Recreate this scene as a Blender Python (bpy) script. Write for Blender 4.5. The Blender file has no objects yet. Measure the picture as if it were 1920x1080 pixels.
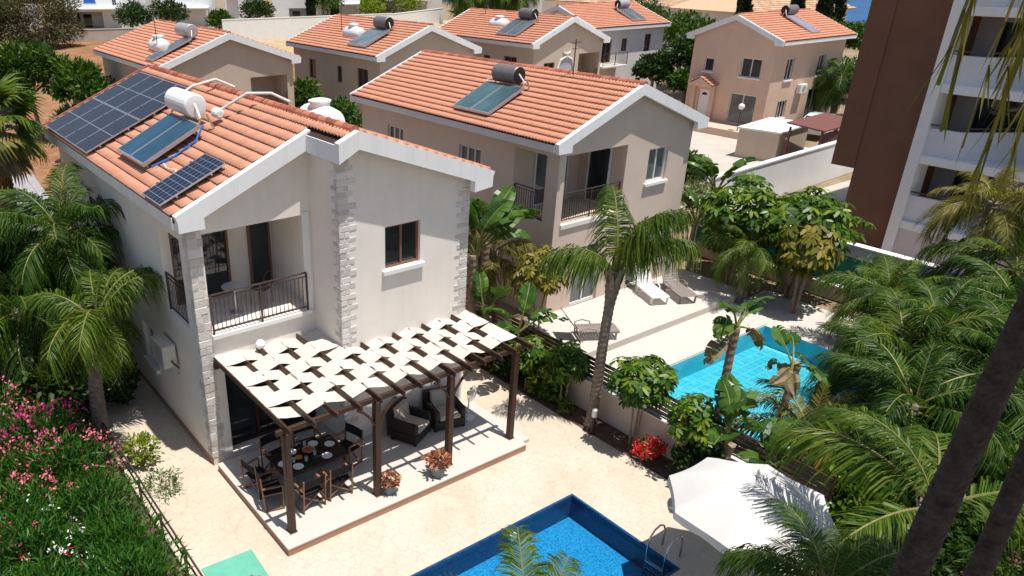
import bpy, math, random
import numpy as np
from mathutils import Vector, Matrix
R = math.radians
rng = random.Random(7)
nrng = np.random.default_rng(7)
sc = bpy.context.scene
COL = sc.collection

# ---------------------------------------------------------------- camera, sky, sun, exposure
cam_d = bpy.data.cameras.new('camera')
cam = bpy.data.objects.new('camera', cam_d)
COL.objects.link(cam)
cam.location = (-5.330, -11.507, 11.366)
cam.rotation_mode = 'XYZ'
_yaw, _pit, _rol = 0.59818, 0.45345, -0.00457
_fw = Vector((math.sin(_yaw) * math.cos(_pit), math.cos(_yaw) * math.cos(_pit), -math.sin(_pit)))
_r = Vector((math.cos(_yaw), -math.sin(_yaw), 0)); _u = _r.cross(_fw)
_R2 = _r * math.cos(_rol) + _u * math.sin(_rol); _U2 = _u * math.cos(_rol) - _r * math.sin(_rol)
cam.rotation_euler = Matrix((_R2, _U2, -_fw)).transposed().to_euler()
cam_d.sensor_width = 36.0
cam_d.lens = 36.0 * 1442.3 / 1920.0
cam_d.shift_x = 235.5 / 1920.0
cam_d.shift_y = 81.9 / 1920.0
cam_d.clip_start = 0.05
cam_d.clip_end = 5000
sc.camera = cam

SUN_TO = Vector((0.055, -0.235, 1.0)).normalized()      # direction from the ground to the sun
world = bpy.data.worlds.new('World'); sc.world = world
world.use_nodes = True
wn = world.node_tree.nodes; wl = world.node_tree.links
wn.clear()
sky = wn.new('ShaderNodeTexSky'); sky.sky_type = 'NISHITA'; sky.sun_disc = False
sky.sun_elevation = math.asin(SUN_TO.z)
sky.sun_rotation = math.atan2(SUN_TO.x, SUN_TO.y)
sky.air_density = 1.0; sky.dust_density = 1.2; sky.ozone_density = 1.0
bg = wn.new('ShaderNodeBackground'); bg.inputs['Strength'].default_value = 0.10
wo = wn.new('ShaderNodeOutputWorld')
wl.new(sky.outputs[0], bg.inputs[0]); wl.new(bg.outputs[0], wo.inputs[0])
sun_d = bpy.data.lights.new('sun', 'SUN'); sun_d.energy = 4.8; sun_d.angle = R(0.53); sun_d.color = (1.0, 0.955, 0.89)
sun = bpy.data.objects.new('sun', sun_d); COL.objects.link(sun)
sun.location = (0, 0, 40)
sun.rotation_euler = SUN_TO.to_track_quat('Z', 'Y').to_euler()
sc.view_settings.view_transform = 'Standard'; sc.view_settings.look = 'None'
sc.view_settings.exposure = 0.20; sc.view_settings.gamma = 1.0
sc.view_settings.use_curve_mapping = False
sc.render.engine = 'CYCLES'
sc.cycles.use_denoising = True
try: sc.cycles.denoiser = 'OPENIMAGEDENOISE'
except Exception: pass
sc.cycles.max_bounces = 7; sc.cycles.diffuse_bounces = 3; sc.cycles.glossy_bounces = 3
sc.cycles.transparent_max_bounces = 10; sc.cycles.transmission_bounces = 4
sc.cycles.caustics_reflective = False; sc.cycles.caustics_refractive = False
sc.cycles.sample_clamp_indirect = 6.0

# ---------------------------------------------------------------- mesh helpers
class MB:
    """collects vertices and faces; one MB becomes one mesh object"""
    def __init__(s): s.v = []; s.f = []; s.m = []
    def add(s, vs, fs, mi=0):
        b = len(s.v); s.v.extend([tuple(p) for p in vs])
        s.f.extend([tuple(b + i for i in f) for f in fs]); s.m.extend([mi] * len(fs)); return s
    def quad(s, a, b, c, d, mi=0): return s.add([a, b, c, d], [(0, 1, 2, 3)], mi)
    def box(s, lo, hi, mi=0):
        x0, y0, z0 = lo; x1, y1, z1 = hi
        return s.add([(x0,y0,z0),(x1,y0,z0),(x1,y1,z0),(x0,y1,z0),(x0,y0,z1),(x1,y0,z1),(x1,y1,z1),(x0,y1,z1)],
                     [(0,3,2,1),(4,5,6,7),(0,1,5,4),(1,2,6,5),(2,3,7,6),(3,0,4,7)], mi)
    def bbox(s, lo, hi, b=0.01, mi=0):
        """box with chamfered edges"""
        x0,y0,z0 = lo; x1,y1,z1 = hi
        vs = []; 
        for ax in range(3):
            for sx in (0,1):
                for sy in (0,1):
                    for sz in (0,1):
                        p = [ (x0,x1)[sx], (y0,y1)[sy], (z0,z1)[sz] ]
                        sg = (sx,sy,sz)
                        for k in range(3):
                            if k != ax: p[k] += b if sg[k] == 0 else -b
                        vs.append(tuple(p))
        I = lambda ax,sx,sy,sz: ax*8+sx*4+sy*2+sz
        fs = []
        for k in (0,1):
            fs.append([I(0,k,0,0),I(0,k,0,1),I(0,k,1,1),I(0,k,1,0)][::1 if k==0 else -1])
            fs.append([I(1,0,k,0),I(1,1,k,0),I(1,1,k,1),I(1,0,k,1)][::1 if k==0 else -1])
            fs.append([I(2,0,0,k),I(2,0,1,k),I(2,1,1,k),I(2,1,0,k)][::1 if k==0 else -1])
        for a in (0,1):
            for c in (0,1):
                e = [I(0,a,c,0),I(1,a,c,0),I(1,a,c,1),I(0,a,c,1)]; fs.append(e if a==c else e[::-1])
                e = [I(1,0,a,c),I(2,0,a,c),I(2,1,a,c),I(1,1,a,c)]; fs.append(e if a==c else e[::-1])
                e = [I(0,a,0,c),I(0,a,1,c),I(2,a,1,c),I(2,a,0,c)]; fs.append(e if a==c else e[::-1])
        for sx in (0,1):
            for sy in (0,1):
                for sz in (0,1):
                    t = [I(0,sx,sy,sz),I(1,sx,sy,sz),I(2,sx,sy,sz)]
                    fs.append(t if (sx+sy+sz)%2==1 else t[::-1])
        return s.add(vs, fs, mi)
    def beam(s, a, b, w, h, up=(0,0,1), mi=0):
        """rectangular bar from a to b"""
        a = Vector(a); b = Vector(b); d = (b-a).normalized(); up = Vector(up)
        if abs(d.dot(up)) > 0.98: up = Vector((1,0,0))
        x = d.cross(up).normalized(); y = x.cross(d)
        vs = []
        for p in (a, b):
            for sx, sy in ((-1,-1),(1,-1),(1,1),(-1,1)): vs.append(p + x*(sx*w/2) + y*(sy*h/2))
        return s.add(vs, [(3,2,1,0),(4,5,6,7),(0,1,5,4),(1,2,6,5),(2,3,7,6),(3,0,4,7)], mi)
    def tube(s, pts, rad, n=8, mi=0, cap=True):
        pts = [Vector(p) for p in pts]; m = len(pts)
        rr = rad if isinstance(rad, (list, tuple)) else [rad]*m
        vs = []; prev = None
        for i, p in enumerate(pts):
            d = (pts[min(i+1,m-1)] - pts[max(i-1,0)]).normalized()
            if prev is None:
                up = Vector((0,0,1)) if abs(d.z) < 0.95 else Vector((1,0,0))
                x = d.cross(up).normalized()
            else: x = (prev - d*prev.dot(d)).normalized()
            prev = x; y = d.cross(x)
            for k in range(n):
                a = 2*math.pi*k/n; vs.append(p + (x*math.cos(a) + y*math.sin(a))*rr[i])
        fs = [(i*n+k, i*n+(k+1)%n, (i+1)*n+(k+1)%n, (i+1)*n+k) for i in range(m-1) for k in range(n)]
        if cap: fs += [tuple(range(n-1,-1,-1)), tuple((m-1)*n+k for k in range(n))]
        return s.add(vs, fs, mi)
    def lathe(s, prof, c=(0,0,0), n=20, mi=0):
        """prof: list of (r,z) from bottom to top, around z axis at c"""
        vs = []; m = len(prof)
        for r_, z in prof:
            for k in range(n):
                a = 2*math.pi*k/n; vs.append((c[0]+r_*math.cos(a), c[1]+r_*math.sin(a), c[2]+z))
        fs = [(i*n+k, i*n+(k+1)%n, (i+1)*n+(k+1)%n, (i+1)*n+k) for i in range(m-1) for k in range(n)]
        if prof[0][0] > 1e-4: fs.append(tuple(range(n-1,-1,-1)))
        if prof[-1][0] > 1e-4: fs.append(tuple((m-1)*n+k for k in range(n)))
        return s.add(vs, fs, mi)
    def prism(s, poly, a, b, axis=1, mi=0):
        """poly (2-D outline) extruded from a to b along an axis; axis 1: poly is (x,z); axis 0: (y,z); axis 2: (x,y)"""
        def P(q, t): return (q[0],t,q[1]) if axis==1 else ((t,q[0],q[1]) if axis==0 else (q[0],q[1],t))
        n = len(poly); vs = [P(q,a) for q in poly] + [P(q,b) for q in poly]
        fs = [tuple(range(n)), tuple(range(2*n-1,n-1,-1))] + [(i,n+i,n+(i+1)%n,(i+1)%n) for i in range(n)]
        return s.add(vs, fs, mi)
    def wall(s, o, u, v, n, L, H, holes=(), t=0.25, mi=0, back=True):
        """wall sheet from o along u (length L) and v (height H); n = outward normal; holes (u0,v0,u1,v1); thickness t inwards"""
        o, u, v, n = Vector(o), Vector(u), Vector(v), Vector(n)
        us = sorted({0, L, *[h[0] for h in holes], *[h[2] for h in holes]}); us = [a for a in us if -1e-6 <= a <= L+1e-6]
        vz = sorted({0, H, *[h[1] for h in holes], *[h[3] for h in holes]}); vz = [a for a in vz if -1e-6 <= a <= H+1e-6]
        P = lambda a, b, d=0: o + u*a + v*b - n*d
        flip = u.cross(v).dot(n) < 0
        def Q(a,b,c,d):
            s.quad(*( (a,d,c,b) if flip else (a,b,c,d) ), mi)
        for i in range(len(us)-1):
            for j in range(len(vz)-1):
                cu, cv = (us[i]+us[i+1])/2, (vz[j]+vz[j+1])/2
                if any(h[0]<cu<h[2] and h[1]<cv<h[3] for h in holes): continue
                a0,a1,b0,b1 = us[i],us[i+1],vz[j],vz[j+1]
                Q(P(a0,b0),P(a1,b0),P(a1,b1),P(a0,b1))
                if back: Q(P(a0,b1,t),P(a1,b1,t),P(a1,b0,t),P(a0,b0,t))
        for h in holes:
            a0,b0,a1,b1 = max(h[0],0),max(h[1],0),min(h[2],L),min(h[3],H)
            Q(P(a0,b0),P(a0,b1),P(a0,b1,t),P(a0,b0,t)); Q(P(a1,b1),P(a1,b0),P(a1,b0,t),P(a1,b1,t))
            Q(P(a0,b1),P(a1,b1),P(a1,b1,t),P(a0,b1,t)); Q(P(a1,b0),P(a0,b0),P(a0,b0,t),P(a1,b0,t))
        return s
    def mesh(s, name, off=(0,0,0)):
        me = bpy.data.meshes.new(name)
        if any(off):
            ox,oy,oz = off
            vv = [(p[0]-ox,p[1]-oy,p[2]-oz) for p in s.v]
        else: vv = s.v
        me.from_pydata(vv, [], s.f)
        if any(s.m): me.polygons.foreach_set('material_index', s.m)
        me.update()
        return me

def np_mesh(name, V, F):
    """fast mesh from arrays; F is (m,k)"""
    me = bpy.data.meshes.new(name)
    V = np.ascontiguousarray(V, np.float32); F = np.ascontiguousarray(F, np.int32)
    me.vertices.add(len(V)); me.vertices.foreach_set('co', V.ravel())
    k = F.shape[1]
    me.loops.add(F.size); me.loops.foreach_set('vertex_index', F.ravel())
    me.polygons.add(len(F)); me.polygons.foreach_set('loop_start', np.arange(0, F.size, k, dtype=np.int32))
    me.update(calc_edges=True); me.validate()
    return me

def scatter_mesh(name, tv, tf, M, T):
    """template (k,3) copied n times with 3x3 matrices M (n,3,3) and translations T (n,3)"""
    tv = np.asarray(tv, np.float32); tf = np.asarray(tf, np.int32); n = len(T); k = len(tv)
    V = np.einsum('nij,kj->nki', M, tv) + np.asarray(T)[:,None,:]
    F = tf[None] + (np.arange(n)*k)[:,None,None]
    return np_mesh(name, V.reshape(-1,3), F.reshape(-1, tf.shape[1]))

def frames(d, up=None, roll=None):
    """rotation matrices with local x = d (n,3); local z near up"""
    d = d/np.linalg.norm(d, axis=1, keepdims=True)
    up = np.tile(np.array([[0,0,1.]]), (len(d),1)) if up is None else up
    y = np.cross(up, d); ln = np.linalg.norm(y, axis=1, keepdims=True)
    y = np.where(ln < 1e-3, np.array([[0,1.,0]]), y/np.maximum(ln,1e-6)); z = np.cross(d, y)
    if roll is not None:
        c, s_ = np.cos(roll)[:,None], np.sin(roll)[:,None]; y, z = y*c+z*s_, z*c-y*s_
    return np.stack([d,y,z], axis=2)

def link(name, me, mats=None, parent=None, smooth=False):
    o = bpy.data.objects.new(name, me); COL.objects.link(o)
    if mats is not None:
        for m in (mats if isinstance(mats, (list,tuple)) else [mats]): 
            if not me.materials or m.name not in me.materials: me.materials.append(m)
    if parent is not None: o.parent = parent
    if smooth: me.polygons.foreach_set('use_smooth', [True]*len(me.polygons))
    return o

def obj(name, mb, mats, parent=None, loc=None, smooth=False, world=True):
    """one mesh object; vertices given in world coordinates are made local to the parent (unrotated) or to loc"""
    off = (0,0,0)
    if parent is not None and world: 
        p = parent; off = Vector((0,0,0))
        while p is not None: off = off + p.location; p = p.parent
        off = tuple(off)
    elif loc is not None: off = loc
    o = link(name, mb.mesh(name, off), mats, parent, smooth)
    if parent is None and loc is not None: o.location = loc
    return o

def tag(o, label, cat, group=None):
    o['label'] = label; o['category'] = cat
    if group: o['group'] = group
    return o
def thing(name, label, cat, loc=(0,0,0), rz=0, group=None):
    o = bpy.data.objects.new(name, None); COL.objects.link(o); o.empty_display_size = 0.2
    o.location = loc; o.rotation_euler = (0,0,rz)
    return tag(o, label, cat, group)
def struct(name, mb, mats, smooth=False):
    o = obj(name, mb, mats, smooth=smooth); o['kind'] = 'structure'; return o
def copy_tree(o, parent=None):
    c = o.copy(); COL.objects.link(c); c.parent = parent
    for ch in list(o.children): copy_tree(ch, c)
    return c

# ---------------------------------------------------------------- materials
MATS = {}
def nodes(name):
    m = bpy.data.materials.new(name); m.use_nodes = True
    nt = m.node_tree; nt.nodes.clear(); MATS[name] = m
    return m, nt, nt.nodes, nt.links
def _mix(nt, fac, a, b, typ='MIX'):
    n = nt.nodes.new('ShaderNodeMix'); n.data_type = 'RGBA'; n.blend_type = typ
    for k, v in ((0, fac), (6, a), (7, b)):
        if hasattr(v, 'is_linked') or hasattr(v, 'links'): nt.links.new(v, n.inputs[k])
        else: n.inputs[k].default_value = v if k == 0 else (*v[:3], 1)
    return n.outputs[2]
def _noise(nt, scale, detail=4, rough=0.6, vec=None, dist=0.0):
    n = nt.nodes.new('ShaderNodeTexNoise'); n.inputs['Scale'].default_value = scale; n.inputs['Detail'].default_value = detail
    n.inputs['Roughness'].default_value = rough; n.inputs['Distortion'].default_value = dist
    if vec is not None: nt.links.new(vec, n.inputs['Vector'])
    return n.outputs['Fac']
def _ramp(nt, fac, stops):
    n = nt.nodes.new('ShaderNodeValToRGB'); e = n.color_ramp.elements
    while len(e) > 1: e.remove(e[-1])
    e[0].position = stops[0][0]; e[0].color = (*stops[0][1], 1)
    for p, c in stops[1:]: q = e.new(p); q.color = (*c, 1)
    nt.links.new(fac, n.inputs[0]); return n.outputs[0]
def _coord(nt, kind='Object'):
    n = nt.nodes.new('ShaderNodeTexCoord'); return n.outputs[kind]
def _pos(nt):
    return nt.nodes.new('ShaderNodeNewGeometry').outputs['Position']
def _rand(nt):
    """one value per loose piece and per object"""
    g = nt.nodes.new('ShaderNodeNewGeometry'); oi = nt.nodes.new('ShaderNodeObjectInfo')
    a = nt.nodes.new('ShaderNodeMath'); a.operation = 'ADD'
    nt.links.new(g.outputs['Random Per Island'], a.inputs[0]); nt.links.new(oi.outputs['Random'], a.inputs[1])
    f = nt.nodes.new('ShaderNodeMath'); f.operation = 'FRACT'; nt.links.new(a.outputs[0], f.inputs[0]); return f.outputs[0]
def _bump(nt, h, strength=0.3, dist=0.02):
    n = nt.nodes.new('ShaderNodeBump'); n.inputs['Strength'].default_value = strength; n.inputs['Distance'].default_value = dist
    nt.links.new(h, n.inputs['Height']); return n.outputs[0]
def _out(nt, col, rough=0.6, metal=0.0, nrm=None, spec=0.5, coat=0.0):
    p = nt.nodes.new('ShaderNodeBsdfPrincipled'); o = nt.nodes.new('ShaderNodeOutputMaterial')
    if hasattr(col, 'links'): nt.links.new(col, p.inputs['Base Color'])
    else: p.inputs['Base Color'].default_value = (*col, 1)
    if hasattr(rough, 'links'): nt.links.new(rough, p.inputs['Roughness'])
    else: p.inputs['Roughness'].default_value = rough
    p.inputs['Metallic'].default_value = metal; p.inputs['Specular IOR Level'].default_value = spec
    p.inputs['Coat Weight'].default_value = coat
    if nrm is not None: nt.links.new(nrm, p.inputs['Normal'])
    nt.links.new(p.outputs[0], o.inputs[0]); return p
def plain(name, c, rough=0.5, metal=0.0, var=0.12, scale=8.0, bump=0.0, spec=0.4, coat=0.0, bscale=60.0):
    """plain paint/wood/plastic with slight uneven tone"""
    m, nt, N, L = nodes(name)
    f = _noise(nt, scale, 5, 0.65, _pos(nt))
    lo = tuple(max(0, x*(1-var)) for x in c); hi = tuple(min(1, x*(1+var)) for x in c)
    col = _ramp(nt, f, [(0.3, lo), (0.7, hi)])
    nrm = _bump(nt, _noise(nt, bscale, 4, 0.6, _pos(nt)), bump, 0.01) if bump else None
    _out(nt, col, rough, metal, nrm, spec, coat); return m
def stucco(name, c, var=0.06, stain=0.10):
    m, nt, N, L = nodes(name); pos = _pos(nt)
    f = _noise(nt, 0.9, 6, 0.62, pos)
    lo = tuple(x*(1-var*1.5) for x in c); hi = tuple(min(1, x*(1+var)) for x in c)
    col = _ramp(nt, f, [(0.28, lo), (0.72, hi)])
    mp = N.new('ShaderNodeMapping'); mp.inputs['Scale'].default_value = (3.0, 3.0, 0.16); L.new(pos, mp.inputs[0])
    st = _ramp(nt, _noise(nt, 1.3, 5, 0.7, mp.outputs[0]), [(0.50, (0,0,0)), (0.74, (stain,)*3)])
    col = _mix(nt, st, col, tuple(x*0.55 for x in c))
    nrm = _bump(nt, _noise(nt, 55, 5, 0.7, pos), 0.25, 0.01)
    _out(nt, col, 0.88, 0, nrm, 0.2); return m
def glass(name, c, rough=0.04):
    m, nt, N, L = nodes(name)
    f = _noise(nt, 1.2, 2, 0.5, _pos(nt))
    col = _ramp(nt, f, [(0.3, tuple(x*0.75 for x in c)), (0.7, tuple(min(1,x*1.3) for x in c))])
    _out(nt, col, rough, 0, None, 0.6); return m
def leafmat(name, a, b, c, rough=0.42, trans=0.28, back=None):
    """foliage: three tones by leaf, some light through the blade"""
    m, nt, N, L = nodes(name)
    r = _rand(nt); big = _noise(nt, 1.1, 3, 0.6, _pos(nt))
    mm = N.new('ShaderNodeMath'); mm.operation = 'MULTIPLY_ADD'; L.new(big, mm.inputs[0]); mm.inputs[1].default_value = 0.7
    ad = N.new('ShaderNodeMath'); ad.operation = 'MULTIPLY'; L.new(r, ad.inputs[0]); ad.inputs[1].default_value = 0.75
    L.new(ad.outputs[0], mm.inputs[2])
    sb = N.new('ShaderNodeMath'); sb.operation = 'SUBTRACT'; L.new(mm.outputs[0], sb.inputs[0]); sb.inputs[1].default_value = 0.2
    col = _ramp(nt, sb.outputs[0], [(0.05, a), (0.5, b), (0.95, c)])
    p = N.new('ShaderNodeBsdfPrincipled'); L.new(col, p.inputs['Base Color']); p.inputs['Roughness'].default_value = rough
    p.inputs['Specular IOR Level'].default_value = 0.28
    t = N.new('ShaderNodeBsdfTranslucent')
    tc = _mix(nt, 1.0, col, (1.25, 1.35, 0.35), 'MULTIPLY'); L.new(tc, t.inputs['Color'])
    mx = N.new('ShaderNodeMixShader'); mx.inputs[0].default_value = trans
    o = N.new('ShaderNodeOutputMaterial'); L.new(p.outputs[0], mx.inputs[1]); L.new(t.outputs[0], mx.inputs[2]); L.new(mx.outputs[0], o.inputs[0])
    return m

def tile_mat(name, a, b, c):
    m, nt, N, L = nodes(name); pos = _pos(nt)
    r = _rand(nt)
    col = _ramp(nt, r, [(0.0, a), (0.5, b), (1.0, c)])
    d = _ramp(nt, _noise(nt, 1.7, 6, 0.7, pos), [(0.5, (0,0,0)), (0.8, (0.4,)*3)])
    col = _mix(nt, d, col, tuple(x*0.7 for x in a))
    col2 = _mix(nt, _ramp(nt, _noise(nt, 14, 4, 0.6, pos), [(0.5,(0,0,0)),(0.75,(0.35,)*3)]), col, tuple(min(1,x*1.25+0.03) for x in b))
    _out(nt, col2, 0.8, 0, _bump(nt, _noise(nt, 40, 4, 0.6, pos), 0.2, 0.01), 0.25); return m
W_ = 0.8
M_stuc1 = stucco('stucco_cream', (0.82, 0.755, 0.685), 0.05, 0.14)
M_stuc2 = stucco('stucco_pink_beige', (0.645, 0.515, 0.425), 0.05, 0.07)
M_stuc3 = stucco('stucco_tan', (0.56, 0.45, 0.35), 0.05, 0.10)
M_stuc5 = stucco('stucco_peach', (0.66, 0.47, 0.355), 0.05, 0.08)
M_under = plain('roof_underlay', (0.045,0.028,0.022), 0.9)
M_stuc4 = stucco('stucco_offwhite', (0.74, 0.70, 0.66), 0.05, 0.12)
M_stucw = stucco('stucco_white', (0.80, 0.80, 0.79), 0.04, 0.10)
M_fascia = stucco('white_fascia_paint', (0.80, 0.80, 0.80), 0.03, 0.30)
M_brown = stucco('brown_render', (0.185, 0.092, 0.060), 0.08, 0.15)
M_plinth = stucco('terracotta_plinth', (0.42, 0.245, 0.17), 0.08, 0.15)
M_terr = stucco('terrace_tile', (0.565, 0.52, 0.465), 0.03, 0.0)
M_tile1 = tile_mat('roof_tile_salmon', (0.585,0.28,0.18), (0.61,0.295,0.19), (0.635,0.315,0.205))
M_tile2 = tile_mat('roof_tile_orange', (0.60,0.27,0.165), (0.62,0.282,0.175), (0.64,0.297,0.187))
M_tile3 = tile_mat('roof_tile_sand', (0.56,0.34,0.20), (0.68,0.44,0.28), (0.76,0.54,0.37))
M_ridge = tile_mat('ridge_tile_red', (0.27,0.085,0.055), (0.40,0.125,0.075), (0.52,0.20,0.12))
M_glassd = glass('dark_window_glass', (0.022,0.027,0.030))
M_glassg = glass('grey_window_glass', (0.10,0.115,0.12))
M_glassb = glass('collector_glass', (0.018,0.065,0.105), 0.10)
M_wframe = plain('white_window_frame', (0.72,0.72,0.71), 0.4)
M_bframe = plain('brown_window_frame', (0.20,0.10,0.06), 0.4)
M_blue = plain('blue_shutter_paint', (0.02,0.12,0.42), 0.5)
M_wood = plain('dark_pergola_wood', (0.052,0.023,0.013), 0.55, var=0.35, scale=6, bump=0.2)
M_slat = plain('oiled_slat_wood', (0.050,0.026,0.017), 0.32, var=0.3, scale=6, coat=0.5)
M_woodl = plain('teak_wood', (0.24,0.115,0.06), 0.5, var=0.3, scale=9, bump=0.15)
M_fabric = plain('cream_sail_fabric', (0.60,0.555,0.49), 0.9, var=0.05, scale=3, bump=0.15, spec=0.1)
M_canvas = plain('white_parasol_canvas', (0.64,0.62,0.58), 0.9, var=0.03, scale=2, bump=0.1, spec=0.1)
M_black = plain('black_canvas', (0.018,0.018,0.019), 0.85, spec=0.15)
M_rattan = plain('dark_rattan', (0.018,0.013,0.011), 0.6, var=0.5, scale=70, bump=0.6, bscale=120)
M_cush = plain('beige_cushion', (0.50,0.44,0.37), 0.95, var=0.06, scale=12, bump=0.2, spec=0.1)
M_china = plain('white_china', (0.82,0.82,0.82), 0.2, var=0.02)
M_clear = plain('pale_glassware', (0.50,0.54,0.56), 0.08, var=0.1, spec=0.7)
M_food = plain('red_orange_food', (0.45,0.09,0.025), 0.6, var=0.7, scale=40, bump=0.5)
M_iron = plain('brown_wrought_iron', (0.085,0.060,0.050), 0.5, 0.3, var=0.2)
M_steel = plain('polished_steel', (0.62,0.62,0.62), 0.22, 1.0, var=0.05)
M_alu = plain('aluminium_frame', (0.60,0.61,0.62), 0.38, 0.8, var=0.05)
M_tankw = plain('white_enamel_tank', (0.80,0.80,0.79), 0.35, var=0.04)
M_tankg = plain('galvanised_grey_tank', (0.20,0.185,0.175), 0.45, 0.3, var=0.15)
M_tankp = plain('silver_grey_tank', (0.42,0.40,0.40), 0.45, 0.2, var=0.15)
M_tanke = plain('black_tank_end', (0.02,0.018,0.018), 0.6, var=0.6, scale=30)
M_pipe = plain('white_pipe_lagging', (0.72,0.66,0.62), 0.7)
M_bpipe = plain('blue_hose', (0.02,0.13,0.42), 0.5)
M_plast = plain('white_plastic', (0.80,0.79,0.77), 0.45)
M_brnpl = plain('grey_brown_resin', (0.24,0.205,0.18), 0.6)
M_pot = plain('grey_blue_pot', (0.165,0.215,0.235), 0.6, var=0.15)
M_greent = plain('green_table_top', (0.125,0.42,0.30), 0.6, var=0.10, scale=3)
M_screen = plain('green_screen_mesh', (0.018,0.20,0.155), 0.75, var=0.18, scale=2)
M_conc = stucco('grey_concrete', (0.50,0.46,0.41), 0.10, 0.2)
M_road = stucco('road_concrete', (0.50,0.455,0.40), 0.08, 0.0)
M_rust = plain('red_brown_carport', (0.17,0.065,0.05), 0.6, var=0.15)
M_carw = plain('white_car_paint', (0.72,0.74,0.76), 0.25, coat=0.6, var=0.02)
M_card = plain('dark_car_paint', (0.03,0.034,0.04), 0.25, coat=0.6, var=0.05)
M_tyre = plain('tyre_rubber', (0.02,0.02,0.02), 0.8)
M_lampg = plain('white_lamp_globe', (0.82,0.82,0.82), 0.3, var=0.02)
M_dark = plain('dark_room', (0.035,0.030,0.027), 0.9)
M_trunkp = None

def stone_mat():
    m, nt, N, L = nodes('split_stone'); pos = _pos(nt)
    r = _rand(nt)
    col = _ramp(nt, r, [(0.0,(0.55,0.50,0.45)), (0.35,(0.66,0.62,0.57)), (0.7,(0.72,0.68,0.63)), (1.0,(0.79,0.76,0.72))])
    d = _ramp(nt, _noise(nt, 7, 6, 0.7, pos), [(0.54,(0,0,0)), (0.8,(0.5,)*3)])
    col = _mix(nt, d, col, (0.38,0.33,0.29))
    _out(nt, col, 0.9, 0, _bump(nt, _noise(nt, 18, 6, 0.75, pos), 0.9, 0.03), 0.2); return m
M_stone = stone_mat()

def paving_mat():
    """stamped concrete: irregular joints, worn warm tone"""
    m, nt, N, L = nodes('stamped_concrete'); pos = _pos(nt)
    wv = N.new('ShaderNodeTexNoise'); wv.inputs['Scale'].default_value = 1.8; wv.inputs['Detail'].default_value = 3; L.new(pos, wv.inputs['Vector'])
    ad = N.new('ShaderNodeVectorMath'); ad.operation = 'MULTIPLY_ADD'; L.new(wv.outputs['Color'], ad.inputs[0]); ad.inputs[1].default_value = (0.55,0.55,0.55); L.new(pos, ad.inputs[2])
    vo = N.new('ShaderNodeTexVoronoi'); vo.feature = 'DISTANCE_TO_EDGE'; vo.inputs['Scale'].default_value = 4.2; L.new(ad.outputs[0], vo.inputs['Vector'])
    base = _ramp(nt, _noise(nt, 0.55, 6, 0.65, pos), [(0.3,(0.50,0.42,0.32)), (0.5,(0.575,0.495,0.395)), (0.7,(0.62,0.545,0.45))])
    vc = N.new('ShaderNodeTexVoronoi'); vc.inputs['Scale'].default_value = 4.2; L.new(ad.outputs[0], vc.inputs['Vector'])
    hs = N.new('ShaderNodeSeparateColor'); L.new(vc.outputs['Color'], hs.inputs[0])
    base = _mix(nt, _ramp(nt, hs.outputs[0], [(0.0,(0,0,0)),(1.0,(0.14,)*3)]), base, (0.50,0.40,0.30))
    jn = _ramp(nt, vo.outputs['Distance'], [(0.0,(0.40,)*3), (0.05,(0,0,0))])
    brk = _ramp(nt, _noise(nt, 2.3, 4, 0.6, pos), [(0.34,(0,0,0)), (0.52,(1,1,1))])
    jm = _mix(nt, 1.0, jn, brk, 'MULTIPLY')
    col = _mix(nt, jm, base, (0.34,0.25,0.18))
    h = _ramp(nt, vo.outputs['Distance'], [(0.0,(0,0,0)), (0.05,(1,1,1))])
    h2 = _mix(nt, 0.3, h, _noise(nt, 22, 5, 0.7, pos))
    _out(nt, col, 0.75, 0, _bump(nt, h2, 0.25, 0.012), 0.25); return m
M_pave = paving_mat()

def earth_mat(name, a, b, c, scale=1.5):
    m, nt, N, L = nodes(name); pos = _pos(nt)
    col = _ramp(nt, _noise(nt, scale, 8, 0.72, pos), [(0.3,a), (0.5,b), (0.7,c)])
    col = _mix(nt, _ramp(nt, _noise(nt, scale*9, 5, 0.7, pos), [(0.5,(0,0,0)),(0.7,(0.5,)*3)]), col, tuple(x*0.5 for x in a))
    _out(nt, col, 0.95, 0, _bump(nt, _noise(nt, 20, 6, 0.75, pos), 0.7, 0.05), 0.1); return m
M_ground = earth_mat('dry_ground', (0.20,0.14,0.085), (0.30,0.22,0.14), (0.40,0.32,0.21), 0.4)
M_soil = earth_mat('bed_soil', (0.075,0.045,0.032), (0.15,0.095,0.07), (0.28,0.19,0.14), 5)
M_field = earth_mat('red_field_soil', (0.20,0.085,0.042), (0.30,0.15,0.075), (0.36,0.245,0.14), 0.22)
M_straw = earth_mat('straw_grass', (0.34,0.24,0.13), (0.48,0.36,0.21), (0.55,0.44,0.28), 0.7)

def pool_mat(name, a, b, scale):
    m, nt, N, L = nodes(name); pos = _pos(nt)
    vo = N.new('ShaderNodeTexVoronoi'); vo.inputs['Scale'].default_value = scale; L.new(pos, vo.inputs['Vector'])
    sep = N.new('ShaderNodeSeparateColor'); L.new(vo.outputs['Color'], sep.inputs[0])
    _out(nt, _ramp(nt, sep.outputs[0], [(0.1,a),(0.9,b)]), 0.35, 0, None, 0.4); return m
M_pool1 = pool_mat('blue_mosaic', (0.010,0.17,0.40), (0.035,0.33,0.60), 42)
M_pool1rim = pool_mat('navy_mosaic', (0.01,0.045,0.12), (0.02,0.08,0.20), 30)
M_pool2 = pool_mat('turquoise_tile', (0.06,0.48,0.60), (0.11,0.56,0.67), 3)
M_grout = plain('pale_grout', (0.20,0.62,0.70), 0.7)

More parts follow.
